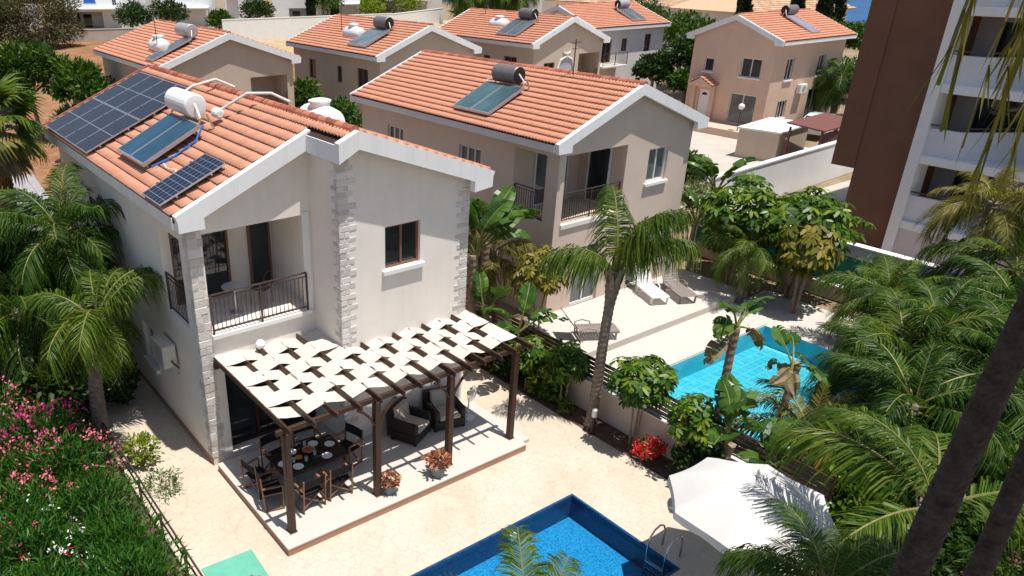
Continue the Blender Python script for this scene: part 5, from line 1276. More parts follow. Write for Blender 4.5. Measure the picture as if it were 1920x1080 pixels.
# long white garden walls by the verge
def long_wall(label, a, b, h, mat=M_stucw, t=0.3):
    a, b = Vector((*a,0)), Vector((*b,0)); d = (b-a).normalized(); q = Vector((-d.y,d.x,0))*t/2
    root = thing('garden_wall', label, 'wall', (a+b)/2, 0, 'white walls by the dry verge'); c = root.location
    m = MB(); m.prism([tuple((p-c)[:2]) for p in (a-q,b-q,b+q,a+q)],0,h,2); link('wall_base', m.mesh('wall_base'), mat, root)
    q = q*1.3; m = MB(); m.prism([tuple((p-c)[:2]) for p in (a-q,b-q,b+q,a+q)],h+0.002,h+0.09,2); link('coping', m.mesh('coping'), mat, root)
long_wall('white garden wall along the dry verge behind the bushes',(44,104),(72,100),3.0); long_wall('white garden wall below the clipped hedge',(72.5,103),(92,112),2.6)
long_wall('low grey wall at the far edge of the red field',(24,118),(41,113),1.6,M_conc)

# sand-roofed villas near the sea
def far_roof_house(label, x, y, w, d, ze, zr, rz, tm=M_tile3):
    root = thing('distant_villa', label, 'house', (x,y,0), rz, 'sand roofed villas near the sea')
    m = MB(); m.box((0,0,0),(w,d,ze)); link('wall', m.mesh('wall'), M_stuc4, root)
    o = 0.6; m = MB(); cx0,cx1 = d*0.35, w-d*0.35
    m.add([(-o,-o,ze),(w+o,-o,ze),(w+o,d+o,ze),(-o,d+o,ze),(cx0,d/2,zr),(cx1,d/2,zr)],[(0,1,5,4),(1,2,5),(2,3,4,5),(3,0,4),(3,2,1,0)])
    rf = link('roof', m.mesh('roof'), tm, root)
    run = math.hypot(d/2+o, zr-ze); up = Vector((0,d/2+o,zr-ze)).normalized()
    s_ = (cx0+o)/(d/2+o)
    roof_slope(rf,(-o,-o,ze+0.02),X1,up,w+2*o,run,tm,0,None,lambda p: (p.x < -o+(p.y+o)*s_) or (p.x > w+o-(p.y+o)*s_),row=0.45,wid=0.45)
    ridge_caps(rf,(cx0,d/2,zr+0.03),(cx1,d/2,zr+0.03),tm,ind=False)
    for k in range(3):
        a = w*(0.18+0.28*k); window(root,(0,0,0),X1,(0,-1,0),a,ze-2.0,a+1.1,ze-0.8,-0.04,M_wframe,M_glassd,2,False)
far_roof_house('long sand roofed villa in the skyline gap above the green trees',85.5,78,27,14,5.4,8.0,R(-90))
far_roof_house('sand roofed villa with cypress trees in front of the sea',83.2,43.6,16.5,12,5.4,8.3,-0.16)
far_roof_house('sand roofed villa left of the salmon skyline roofs',98,92,24,12,5.4,7.8,-0.9)
fh = thing('white_gazebo','white tented gazebo beyond the roadside villa','gazebo',(66,22.5,0)); m = MB(); m.add([(-1.8,-1.8,2.4),(1.8,-1.8,2.4),(1.8,1.8,2.4),(-1.8,1.8,2.4),(0,0,3.7)],[(0,1,4),(1,2,4),(2,3,4),(3,0,4)]); link('canopy', m.mesh('canopy'), M_canvas, fh)
for sx in (-1.7,1.7):
    for sy in (-1.7,1.7): m = MB(); m.tube([(sx,sy,0),(sx,sy,2.4)],0.05,6); link('post', m.mesh('post'), M_plast, fh)
m = MB(); m.quad((-1.75,1.7,0.1),(1.75,1.7,0.1),(1.75,1.7,2.4),(-1.75,1.7,2.4)); link('curtain', m.mesh('curtain'), M_canvas, fh)
# ---------------------------------------------------------------- plant meshes
_fr = {}
def frond_mesh(kind, leafm, el=0.0):
    """pinnate frond of unit length along +x, curving down; kinds: arch, stiff, droop, plume"""
    eb = round(el/0.35)*0.35; key = (kind, leafm.name, round(eb,2))
    if key in _fr: return _fr[key]
    G = Vector((math.sin(eb),0,math.cos(eb)))          # up, seen from a frond raised by this angle
    r = random.Random(int(eb*100)+{'arch':11,'stiff':12,'droop':13,'plume':14,'hang':15,'young':16,'curtain':17}[kind]*1000)
    arch = {'arch':1.25,'stiff':0.75,'droop':1.9,'plume':1.45,'hang':0.5,'young':0.5,'curtain':1.55}[kind]
    nl = {'arch':84,'stiff':70,'droop':88,'plume':94,'hang':15,'young':56,'curtain':104}[kind]
    ll = {'arch':0.27,'stiff':0.25,'droop':0.29,'plume':0.30,'hang':0.48,'young':0.22,'curtain':0.27}[kind]
    sag = {'arch':0.6,'stiff':0.25,'droop':1.0,'plume':0.95,'hang':1.0,'young':0.15,'curtain':1.5}[kind]
    pts = [Vector((0,0,0))]; n = 14; ang = 0.0; tang = []
    for i in range(n):
        t = i/n; a = -arch*(t**1.5)
        d = Vector((math.cos(a),0.03*math.sin(t*5),math.sin(a))).normalized(); tang.append(d); pts.append(pts[-1]+d/n)
    tang.append(tang[-1])
    mb = MB(); mb.tube(pts,[0.013*(1-0.85*i/n)+0.0015 for i in range(n+1)],5,mi=1)
    for side in (-1,1):
        for k in range(nl):
            t = 0.16+0.84*(k+r.random()*0.6)/nl; f = t*n; i = min(int(f),n-1); p = pts[i].lerp(pts[i+1],f-i); d = tang[i]
            y = Vector((0,side,0)); up = d.cross(y); up = up if up.z > 0 else -up
            env = math.sin(math.pi*min(1,0.16+0.80*t))**0.7
            L = ll*(0.35+0.75*env)*r.uniform(0.72,1.18); sweep = (0.55+0.75*t) if kind != 'curtain' else 0.15+0.45*t
            lift = r.uniform(-0.45,0.8) if kind in ('plume','hang','curtain','droop') else r.uniform(-0.15,0.5)
            dirv = (y*(1.0 if kind != 'curtain' else r.uniform(0.35,0.75)) + d*sweep + up*lift*(1 if kind != 'curtain' else 0.6)).normalized()
            w = (0.0066 if kind != 'hang' else 0.012)*(0.6+0.6*env)
            m1 = p + dirv*L*0.5 - G*L*sag*0.16
            m2 = p + dirv*L*0.82 - G*L*sag*0.52
            tip = p + dirv*L*0.98 - G*L*sag*r.uniform(0.8,1.2)
            wd = (d*0.8 + up*r.uniform(-0.4,0.4)).normalized()*w
            mb.add([p-wd*0.5,p+wd*0.5,m1-wd,m1+wd,m2-wd*0.7,m2+wd*0.7,tip],[(0,1,3,2),(2,3,5,4),(4,5,6)],0)
    me = mb.mesh('frond'); me.materials.append(leafm); me.materials.append(M_rach); _fr[key] = me
    return me
def add_frond(parent, p, az, el, L, kind, leafm, roll=0.0, name='frond', wide=1.0):
    o = bpy.data.objects.new(name, frond_mesh(kind, leafm, el)); COL.objects.link(o); o.parent = parent
    o.matrix_local = Matrix.Translation(p) @ Matrix.Rotation(az,4,'Z') @ Matrix.Rotation(-el,4,'Y') @ Matrix.Rotation(roll,4,'X') @ Matrix.Diagonal((L,L*wide,L*wide,1))
    return o
def trunk_mesh(h, r0, r1, lean=(0,0), bulge=0.0, ring=0.14, n=14, amp=0.045):
    mb = MB(); k = max(8,int(h/ring*2)); pts = []; rad = []
    for i in range(k+1):
        t = i/k; z = h*t
        pts.append((lean[0]*t*t+0.02*math.sin(t*9), lean[1]*t*t+0.02*math.cos(t*7), z))
        rr = r0+(r1-r0)*t + bulge*math.exp(-((t-0.93)/0.09)**2)
        if t < 0.06: rr *= 1.0+0.35*(1-t/0.06)
        rad.append(rr*((1.0+amp*(0.6+0.8*abs(math.sin(i*2.3)))) if i%2 else 1-amp*(0.6+0.8*abs(math.cos(i*1.7)))))
    mb.tube(pts,rad,n); return mb
def palm(label, base, h, r0, r1, nf, L, leafm, seed, lean=(0,0), bark=M_bark, el=(1.15,-0.55), kinds=('arch','plume','droop'), boots=0, bulge=0.05, group='feather palms', fixed=None, name='palm_tree', dry=0, spear=True, wide=1.0):
    r = random.Random(seed); root = thing(name, label, 'palm tree', (*base,0) if len(base) == 2 else base, 0, group)
    if h > 0.3: link('trunk', trunk_mesh(h,r0,r1,lean,bulge).mesh('trunk'), bark, root)
    top = Vector((lean[0],lean[1],h))
    for k in range(nf):
        t = (k+0.5)/nf; az = k*2.39996+r.uniform(-0.3,0.3); e = el[0]+(el[1]-el[0])*t**0.85+r.uniform(-0.12,0.12)
        kd = kinds[min(len(kinds)-1,int(t*len(kinds)))]
        add_frond(root, top+Vector((0.06*math.cos(az),0.06*math.sin(az),-0.22*t)), az, e, L*r.uniform(0.82,1.1)*(0.72 if t < 0.12 else 1), kd, leafm, r.uniform(-0.28,0.28), wide=wide)
    for (az,e,LL,kd) in (fixed or []): add_frond(root, top, az, e, LL, kd, leafm, r.uniform(-0.2,0.2), wide=wide)
    for k in range(dry):
        az = r.uniform(0,6.28); add_frond(root, top-Z1*0.3, az, -0.8-r.random()*0.6, L*0.75, 'hang', M_palmdry, 0, 'dry_frond')
    if spear: add_frond(root, top, r.uniform(0,6), 1.45, L*0.6, 'young', leafm, 0)
    for k in range(boots):
        az = k*2.4; zz = h-0.05-0.42*(k/boots); q = MB()
        a = Vector((math.cos(az),math.sin(az),0)); rr = r1+bulge*0.6
        tt = zz/h; c = Vector((lean[0]*tt*tt,lean[1]*tt*tt,zz)); s_ = a.cross(Z1)
        q.add([c+a*rr*0.8-s_*0.07-Z1*0.10,c+a*rr*0.8+s_*0.07-Z1*0.10,c+a*(rr+0.10)+s_*0.045+Z1*0.24,c+a*(rr+0.10)-s_*0.045+Z1*0.24,c+a*(rr+0.16)+s_*0.02+Z1*0.42,c+a*(rr+0.16)-s_*0.02+Z1*0.42],[(0,1,2,3),(3,2,4,5)])
        link('leaf_base', q.mesh('leaf_base'), M_boot, root)
    return root
def fan_leaf_mesh(leafm):
    key = ('fan', leafm.name)
    if key in _fr: return _fr[key]
    r = random.Random(3); mb = MB(); mb.tube([(0,0,0),(0.25,0,0.03),(0.5,0,0.03)],[0.014,0.011,0.008],5,mi=1)
    n = 30
    for k in range(n):
        a = -1.9+3.8*(k+0.5)/n; c = Vector((0.5,0,0.03)); d = Vector((math.cos(a),math.sin(a),0)); s_ = Vector((-d.y,d.x,0))
        L = 0.48*(0.8+0.25*math.cos(a))*r.uniform(0.9,1.08); w = L*0.075; fz = 0.016*(1 if k%2 else -1)
        m_ = c+d*L*0.55+Vector((0,0,-0.03+fz)); t_ = c+d*L*0.85+Vector((0,0,-0.14)); tip = c+d*L+Vector((0,0,-0.28*r.uniform(0.6,1.3)))
        mb.add([c,m_-s_*w,m_+s_*w,t_-s_*w*0.5,t_+s_*w*0.5,tip],[(0,2,1),(1,2,4,3),(3,4,5)],0)
    me = mb.mesh('fan_leaf'); me.materials.append(leafm); me.materials.append(M_rach); _fr[key] = me; return me
def paddle_mesh(seed, leafm):
    """strelitzia / banana leaf: unit length, petiole then torn blade"""
    key = ('pad', seed, leafm.name)
    if key in _fr: return _fr[key]
    r = random.Random(seed); mb = MB(); n = 12; pts = []
    for i in range(n+1):
        t = i/n; pts.append(Vector((t-0.10*t*t, 0, 0.10*math.sin(t*1.8)-0.30*t**3)))
    mb.tube(pts,[0.020*(1-0.8*i/n)+0.002 for i in range(n+1)],6,mi=1)
    for side in (-1,1):
        i0 = 5; k = i0; 
        while k < n:
            w_ = min(r.choice((1,1,2,2,3)), n-k); dr = r.uniform(-0.10,0.05); gap = 0.006
            vs = []; fs = []
            for j in range(w_+1):
                t = (k+j)/n; u = (t-i0/n)/(1-i0/n); wid = 0.165*math.sin(math.pi*min(1,0.10+0.86*u))**0.62
                p = pts[k+j]; off = gap if j == 0 else (-gap if j == w_ else 0)
                vs += [p, p+Vector((off+0.02,side*wid*0.55,0.045)), p+Vector((off+0.03,side*wid,0.03+dr))]
            for j in range(w_): o = 3*j; fs += [(o,o+1,o+4,o+3),(o+1,o+2,o+5,o+4)]
            mb.add(vs,fs,0); k += w_
    me = mb.mesh('leaf_blade'); me.materials.append(leafm); me.materials.append(M_rach); _fr[key] = me; return me
def strelitzia(label, base, h, n, L, seed, fan=0.0, leafm=M_ban, spread=1.0, group='giant strelitzia plants', stem=0.07, droopy=0, cats='plant'):
    r = random.Random(seed); root = thing('strelitzia_plant', label, cats, (*base,0), 0, group)
    m = trunk_mesh(h,stem*1.1,stem,(r.uniform(-.1,.1),r.uniform(-.1,.1)),0.02,0.2,10); link('stem', m.mesh('stem'), M_stem, root)
    for k in range(n):
        s = (-1)**k; t = (k+0.5)/n; az = fan + (0 if s > 0 else math.pi) + r.uniform(-0.55,0.55); e = 1.35-spread*1.0*t+r.uniform(-0.12,0.12)
        if k < droopy: e = -0.25+r.uniform(-0.4,0.2)
        o = bpy.data.objects.new('leaf', paddle_mesh(r.randint(1,4), leafm if k >= droopy else M_palmdry)); COL.objects.link(o); o.parent = root
        LL = L*r.uniform(0.8,1.12); o.matrix_local = Matrix.Translation((0,0,h-0.1+0.15*r.random())) @ Matrix.Rotation(az,4,'Z') @ Matrix.Rotation(-e,4,'Y') @ Matrix.Rotation(r.uniform(-0.9,0.9),4,'X') @ Matrix.Diagonal((LL,LL,LL,1))
    return root
def stems(root, h, spread, n, r, rad=0.03, mat=M_stem, z0=0.0):
    m = MB()
    for k in range(n):
        a = k*2.4+r.uniform(-0.4,0.4); s = spread*r.uniform(0.5,1)
        m.tube([(0.05*math.cos(a),0.05*math.sin(a),z0),(0.35*s*math.cos(a),0.35*s*math.sin(a),z0+h*0.5),(s*math.cos(a),s*math.sin(a),z0+h)],[rad,rad*0.7,rad*0.3],6)
    link('stem', m.mesh('stem'), mat, root)
def bush(name, label, cat, base, rx, ry, rz, zc, n, size, leafm, seed, tmpl='leaf', up=0.4, group=None, stemh=None, shell=0.5, part='foliage', flowers=None, nst=5, srad=0.025):
    root = thing(name, label, cat, (*base,0) if len(base) == 2 else base, 0, group); r = random.Random(seed)
    tv, tf = {'leaf':(LEAF_V,LEAF_F),'lance':(LANCE_V,LEAF_F),'oval':(OVAL_V,OVAL_F)}[tmpl]
    M, T = leaf_blob(n,rx,ry,rz,size,up,seed,zc=zc,shell=shell); T[:,2] = np.maximum(T[:,2],0.03)
    link(part, scatter_mesh(part, tv, tf, M, T), leafm, root)
    stems(root, zc*0.95, rx*0.6, nst, r, srad)
    for (mat, cnt, sz, hemi) in (flowers or []):
        rr = np.random.default_rng(seed+77); d = rr.normal(size=(cnt,3)); d[:,2] = np.abs(d[:,2])*hemi; d /= np.linalg.norm(d,axis=1,keepdims=True)
        c = d*np.array([[rx,ry,rz]])*1.14; c[:,2] += zc
        k = 9; C = np.repeat(c,k,axis=0)+rr.normal(size=(cnt*k,3))*sz*0.95; D = np.repeat(d,k,axis=0)+rr.normal(size=(cnt*k,3))*0.8
        Mf = frames(D, roll=rr.uniform(-3,3,cnt*k))*(sz*(0.8+0.5*rr.random(cnt*k)))[:,None,None]
        fo_ = link('flowers', scatter_mesh('flowers', OVAL_V, OVAL_F, Mf, C), mat, root); fo_['kind'] = 'stuff'
    return root
def rosettes(name, label, base, rx, ry, rz, zc, n, size, leafm, seed, nl=8, group='umbrella leaved shrubs', trunk=None, droop=0.35, tmpl='oval', cat='shrub', trunks=3):
    """schefflera: whorls of drooping leaflets over a rounded crown"""
    root = thing(name, label, cat, (*base,0), 0, group); rr = np.random.default_rng(seed); r = random.Random(seed)
    d = rr.normal(size=(n,3)); d[:,2] = d[:,2]*0.9+0.15; d /= np.linalg.norm(d,axis=1,keepdims=True)
    lump = 1+0.18*np.sin(d[:,[0]]*6+seed)*np.cos(d[:,[1]]*5)+0.1*np.sin(d[:,[2]]*8+seed)
    c = d*(0.62+0.38*rr.random((n,1))**0.6)*lump*np.array([[rx,ry,rz]]); c[:,2] += zc
    axis = d*0.6+np.array([[0,0,0.9]])+rr.normal(size=(n,3))*0.25; axis /= np.linalg.norm(axis,axis=1,keepdims=True)
    F = frames(axis); u, v = F[:,:,1], F[:,:,2]; M = []; T = []
    for k in range(nl):
        a = 2*math.pi*k/nl+rr.uniform(-0.2,0.2,n); dv = u*np.cos(a)[:,None]+v*np.sin(a)[:,None]+axis*(0.15-droop*rr.random(n)[:,None])-np.array([[0,0,droop]])
        Mk = frames(dv, up=axis, roll=rr.uniform(-0.3,0.3,n))*(size*(0.75+0.5*rr.random(n)))[:,None,None]; M.append(Mk); T.append(c)
    tv = np.array([(0,0,0),(0.12,0.0,0.0),(0.4,0.15,0.03),(0.8,0.13,0.0),(1,0,-0.08),(0.8,-0.13,0.0),(0.4,-0.15,0.03)],np.float32); tf = np.array([(1,2,3,4,5,6)])
    link('foliage', scatter_mesh('foliage', tv, tf, np.concatenate(M), np.concatenate(T)), leafm, root)
    stems(root, zc, rx*0.55, trunks, r, 0.035 if trunk is None else trunk)
    return root
def tree(name, label, base, h, rx, rz, leafm, seed, n=5000, size=0.28, group='garden trees', trunk=0.16, clumps=9, cat='tree', tmpl='leaf', bark=M_stem, ry=None):
    """broadleaf tree: limbs carrying leafy clumps spread through the crown"""
    root = thing(name, label, cat, (*base,0) if len(base) == 2 else base, 0, group); r = random.Random(seed); rr = np.random.default_rng(seed); ry = ry or rx
    tr = MB(); tr.tube([(0,0,0),(0.05*h*r.uniform(-1,1),0.04*h*r.uniform(-1,1),(h-rz)*0.7),(0,0,h-rz)],[trunk,trunk*0.8,trunk*0.6],8); Ms, Ts = [], []
    tv, tf = {'leaf':(LEAF_V,LEAF_F),'lance':(LANCE_V,LEAF_F),'oval':(OVAL_V,OVAL_F)}[tmpl]
    for k in range(clumps):
        a = k*2.4+r.uniform(-0.4,0.4); q = math.sqrt((k+0.6)/clumps); zz = h-rz+rz*(0.75-1.15*q*q*r.uniform(0.5,1.1))*0.9
        c = np.array([rx*0.68*q*math.cos(a), ry*0.68*q*math.sin(a), max(zz,h*0.22)]); cr = rx*r.uniform(0.34,0.5)
        tr.tube([(0,0,(h-rz)*0.75),tuple(c*0.6+np.array([0,0,(h-rz)*0.3])),tuple(c)],[trunk*0.5,trunk*0.3,trunk*0.08],6)
        M, T = leaf_blob(n//clumps,cr,cr*ry/rx,cr*0.8,size,0.25,seed*31+k,shell=0.35); T += c[None]; Ms.append(M); Ts.append(T)
    link('trunk', tr.mesh('trunk'), bark, root); link('crown', scatter_mesh('crown', tv, tf, np.concatenate(Ms), np.concatenate(Ts)), leafm, root); return root
def cypress(label, base, h, r_, seed):
    root = thing('cypress_tree', label, 'tree', (*base,0), 0, 'dark cypress trees'); rr = np.random.default_rng(seed); n = 2600
    t = rr.random(n)**0.85; z = 0.25+t*(h-0.25); a = rr.uniform(0,6.283,n); prof = r_*np.sin(np.pi*np.clip(0.10+0.9*t,0,1))**0.55*(1-0.35*t); q = np.sqrt(rr.uniform(0.35,1,n))*prof*(1+0.15*np.sin(a*3+z*2))
    T = np.stack([q*np.cos(a),q*np.sin(a),z],1); D = np.stack([np.cos(a)*0.5,np.sin(a)*0.5,np.ones(n)*1.2],1)+rr.normal(size=(n,3))*0.25
    link('crown', scatter_mesh('crown', LANCE_V*np.array([1,2.2,1]), LEAF_F, frames(D,roll=rr.uniform(-3,3,n))*(0.55*(0.6+0.6*rr.random(n)))[:,None,None], T), M_cyp, root)
    m = MB(); m.tube([(0,0,0),(0,0,h*0.5)],[0.16,0.05],7); link('trunk', m.mesh('trunk'), M_stem, root)

# ---------------------------------------------------------------- left garden
palm('feather palm with grey trunk leaning at the left wall of the main villa',(-2.0,6.5),3.5,0.20,0.16,4,2.0,M_palm,21,lean=(0.42,0.0),boots=12,bulge=0.09,el=(1.2,-0.1),kinds=('plume','curtain'),fixed=[(0.25,1.0,2.1,'curtain'),(-1.9,0.75,2.5,'droop'),(0.7,0.9,2.0,'curtain'),(-2.4,0.55,2.4,'curtain'),(-2.0,0.4,2.2,'curtain'),(1.3,0.9,2.0,'curtain')])
palm('dense deep green feather palm rising beside the front solar panel',(-1.35,10.1),4.7,0.20,0.17,24,2.5,M_palmd,22,el=(1.35,-0.55),boots=5,dry=2,kinds=('arch','plume','droop'),group='feather palms')
palm('dark feather palm at the left picture edge above the oleanders',(-4.1,11.5),4.2,0.20,0.17,18,2.3,M_palmd,23,el=(1.3,-0.5),dry=2,boots=4)
palm('deep green feather palm between the left villa wall and the fan palm',(-2.6,12.6),3.4,0.18,0.15,18,2.3,M_palmd,24,el=(1.3,-0.5),boots=4)
fp = thing('fan_palm','tall fan palm with rusty trunk at the left picture edge','palm tree',(-2.0,14.2,0)); link('trunk', trunk_mesh(6.9,0.30,0.24,(0.1,0),0.1).mesh('trunk'), M_barkr, fp)
r = random.Random(5)
for k in range(26):
    t = (k+0.5)/26; az = k*2.4; e = 1.2-2.0*t; o = bpy.data.objects.new('fan_leaf', fan_leaf_mesh(M_palm if t < 0.55 else (M_palmy if t < 0.75 else M_palmdry))); COL.objects.link(o); o.parent = fp
    LL = r.uniform(1.5,1.9); o.matrix_local = Matrix.Translation((0.1,0,6.9-0.35*t)) @ Matrix.Rotation(az,4,'Z') @ Matrix.Rotation(-e,4,'Y') @ Matrix.Rotation(r.uniform(-0.4,0.4),4,'X') @ Matrix.Diagonal((LL,LL,LL,1))
palm('dark feather palm behind the leaning palm at the left wall',(-2.9,9.3),3.0,0.18,0.15,20,2.2,M_palmd,25,el=(1.3,-0.6),boots=4,kinds=('plume','curtain','droop'))
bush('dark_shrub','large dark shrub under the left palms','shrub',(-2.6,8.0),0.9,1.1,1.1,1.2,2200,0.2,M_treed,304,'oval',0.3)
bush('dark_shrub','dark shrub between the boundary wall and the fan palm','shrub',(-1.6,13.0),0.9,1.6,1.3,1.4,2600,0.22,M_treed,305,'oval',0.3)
ordn = ['nearest','second','third','fourth','fifth','sixth','seventh','eighth']
for row, (x, nm) in enumerate(((-3.25,'row along the rail fence'),(-4.5,'middle row of the bed'),(-5.8,'leftmost row of the bed'))):
    for k in range(8):
        y = -1.6+1.45*k+0.35*row; s = 100+row*10+k
        fl_ = []; kindn = 'plain green'
        if row == 0 and k >= 4: fl_ = [(M_mag,44,0.09,1.2)] if k == 5 else [(M_pink,40,0.075,1.0)]; kindn = 'magenta flowered' if k == 5 else 'pink flowered'
        if row == 1: fl_ = [(M_pink,34,0.075,1.0)] if k >= 3 else ([(M_redf,9,0.06,0.8),(M_whitef,22,0.055,0.9)] if k < 2 else [(M_whitef,12,0.055,0.9)]); kindn = 'pink flowered' if k >= 3 else 'white flowered'
        if row == 2: fl_ = [(M_pink,34,0.075,1.0)] if k >= 2 else [(M_whitef,34,0.06,0.9),(M_redf,9,0.06,0.8)]; kindn = 'pink flowered' if k >= 2 else 'white flowered'
        h = (1.02,1.15,1.12)[row]*(1.0+0.14*math.sin(s*1.7))
        bush('oleander_shrub','%s oleander shrub, %s from the green table in the %s' % (kindn, ordn[k], nm),'shrub',(x+0.15*math.sin(s),y),1.0,0.95,0.72*h,h*0.88,2300,0.21,M_ole,s,'lance',0.75,'oleander shrubs in the left bed',flowers=fl_,shell=0.35)
bush('lime_shrub','small lime green shrub beside the leaning palm foot','shrub',(-1.45,5.0),0.42,0.42,0.36,0.45,520,0.11,M_lime,301,'oval',0.6)
bush('low_shrub','low reddish green clump on the path edge below the lime shrub','shrub',(-1.35,3.75),0.42,0.55,0.16,0.14,420,0.13,M_ole,302,'lance',0.5)
bush('dark_shrub','dark leafy shrub squeezed between the leaning palm and the wall','shrub',(-1.0,8.2),0.55,0.7,0.85,0.95,900,0.17,M_treed,303,'oval',0.3)
tree('leafy_tree','bright green leafy tree behind the far left roof corner',(6.6,38.4),5.9,2.0,1.7,M_tree,31,4800,0.36)
tree('leafy_tree','rounded green tree left of the red field corner',(5.4,46.5),6.2,2.8,2.0,M_tree,32,6000,0.42)
tree('leafy_tree','broad green shrub tree in front of the red field',(4.6,30.0),4.8,2.1,1.7,M_treed,39,4800,0.36)
rs = thing('garden_shed','small shed with pale grey corrugated roof left of the main villa','shed',(-1.2,21.0,0)); m = MB(); m.box((-1.3,-1.2,0),(1.3,1.2,2.9)); link('wall', m.mesh('wall'), M_conc, rs)
for k in range(9): m = MB(); m.add([(-1.5+k*0.335,-1.4,3.0),(-1.5+k*0.335+0.31,-1.4,3.0),(-1.5+k*0.335+0.31,1.4,3.4),(-1.5+k*0.335,1.4,3.4),(-1.5+k*0.335+0.15,-1.4,3.06),(-1.5+k*0.335+0.15,1.4,3.46)],[(0,4,5,3),(4,1,2,5),(0,1,4),(3,5,2)]); link('roof_sheet', m.mesh('roof_sheet'), M_tankp, rs)
bush('scrub_tree','large grey olive scrub tree left of the white house','tree',(19.5,111),6.0,5.0,4.2,4.0,12000,0.7,M_olive,33,'lance',0.3,'scrub trees by the field',srad=0.25)
bush('scrub_tree','dark scrub tree at the top left picture corner','tree',(10.5,113),6.0,5.0,5.2,5.0,12000,0.7,M_treed,34,'lance',0.3,'scrub trees by the field',srad=0.25)

# ---------------------------------------------------------------- along the garden wall, centre
palm('tall centre feather palm with curved grey trunk beside the bollard lamp',(9.05,-0.15),4.45,0.145,0.115,0,2.0,M_palm,41,lean=(0.10,-0.05),boots=14,bulge=0.07,spear=False,
     fixed=[(2.55,0.80,1.95,'curtain'),(2.3,0.6,1.7,'curtain'),(-0.72,1.0,2.1,'curtain'),(-0.42,0.92,1.9,'curtain'),(0.9,1.45,2.5,'curtain'),(-1.2,1.46,2.4,'curtain'),(-0.5,1.36,2.1,'curtain')])
rosettes('umbrella_shrub','bright umbrella leaved shrub on thin trunks right of the centre palm',(9.25,-1.35),0.78,0.74,0.58,1.98,150,0.25,M_sche,42)
rosettes('umbrella_shrub','umbrella leaved shrub left of the centre palm over the slat fence',(9.1,0.95),0.6,0.6,0.6,1.45,90,0.25,M_sche,43)
rosettes('umbrella_shrub','smaller umbrella leaved shrub near the pergola corner post',(9.05,2.3),0.5,0.55,0.5,1.2,70,0.25,M_sche,44)
rosettes('umbrella_shrub','umbrella leaved shrub above the red flowers by the wall',(9.3,-2.9),0.55,0.6,0.6,1.6,80,0.24,M_sche,45)
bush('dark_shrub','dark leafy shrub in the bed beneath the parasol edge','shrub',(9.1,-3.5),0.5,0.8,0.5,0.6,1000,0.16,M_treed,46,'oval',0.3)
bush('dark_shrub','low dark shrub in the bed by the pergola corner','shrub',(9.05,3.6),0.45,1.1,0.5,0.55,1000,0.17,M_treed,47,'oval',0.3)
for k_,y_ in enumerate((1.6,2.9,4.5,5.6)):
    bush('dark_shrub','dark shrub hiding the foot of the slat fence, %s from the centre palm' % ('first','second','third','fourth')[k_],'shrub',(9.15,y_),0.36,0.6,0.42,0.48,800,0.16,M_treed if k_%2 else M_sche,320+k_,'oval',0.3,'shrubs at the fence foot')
bush('poinsettia','bright red flowering plant in the narrow bed','plant',(8.98,-2.05),0.28,0.28,0.2,0.34,110,0.12,M_tree,48,'oval',0.5,flowers=[(M_redf,52,0.07,0.9)])
bush('bed_plant','little green plant at the paving edge in the bed','plant',(8.92,0.65),0.2,0.2,0.18,0.22,150,0.10,M_sche,49,'oval',0.6)
strelitzia('strelitzia with big paddle leaves above the villa corner',(9.15,5.0),3.3,12,2.1,51,2.2,spread=0.8,stem=0.12)
strelitzia('tall strelitzia behind the slat fence right of the villa corner',(10.15,5.7),3.3,10,2.0,58,2.6,spread=0.75,stem=0.11)
strelitzia('younger strelitzia clump in front of the tall one by the wall',(8.95,4.2),1.6,6,1.6,52,1.2,spread=1.0,stem=0.09)
strelitzia('strelitzia with one broad torn leaf over the slat fence',(9.1,2.9),1.5,5,1.6,53,0.2,spread=1.1)
strelitzia('upright strelitzia growing at the fence beside the turquoise pool',(9.35,-3.75),1.3,8,1.75,54,0.9,spread=0.7,stem=0.10)
strelitzia('short strelitzia at the fence near the parasol',(9.4,-4.75),1.1,7,1.45,55,0.4,spread=0.8)
palm('feather palm with dry leaves between the two villas',(11.0,6.2),2.7,0.14,0.12,14,1.7,M_palmy,56,boots=4,dry=3,el=(1.3,-0.4))
rosettes('umbrella_shrub','pale umbrella shrub between the villas below the balcony',(11.2,4.2),0.8,0.8,0.7,2.6,110,0.26,M_schey,57)
# ---------------------------------------------------------------- around the second pool
strelitzia('tall strelitzia with dry hanging leaves at the far pool edge',(11.25,-2.35),3.2,10,1.35,61,0.3,spread=1.25,droopy=3,stem=0.10)
strelitzia('slender strelitzia with ragged leaves at the near pool edge',(11.3,-3.85),2.85,9,1.15,62,0.8,spread=1.3,droopy=4,stem=0.085)
rosettes('umbrella_tree','green umbrella tree behind the loungers',(20.4,3.4),1.35,1.35,1.1,3.1,190,0.36,M_sche,63,cat='tree',trunk=0.08)
rosettes('umbrella_tree','spreading umbrella tree in front of the white boundary wall',(21.4,1.6),1.5,1.7,1.05,3.0,230,0.36,M_sche,64,cat='tree',trunk=0.08)
rosettes('umbrella_tree','yellowish drooping umbrella tree by the green screen',(20.3,0.75),0.85,0.85,0.8,2.55,130,0.38,M_schey,65,nl=9,droop=0.6,cat='tree',trunk=0.06)
palm('feather palm over the grey lounger',(19.6,2.4),2.3,0.13,0.11,16,1.7,M_palm,66,el=(1.2,-0.5),boots=3)
strelitzia('dark strelitzia fan in front of the long white wall',(23.0,6.2),2.6,8,1.9,67,2.0,spread=0.8,leafm=M_ban,stem=0.12)
strelitzia('dark strelitzia at the right corner of the pink beige villa',(20.6,5.3),2.0,8,1.6,68,1.7,spread=0.9)
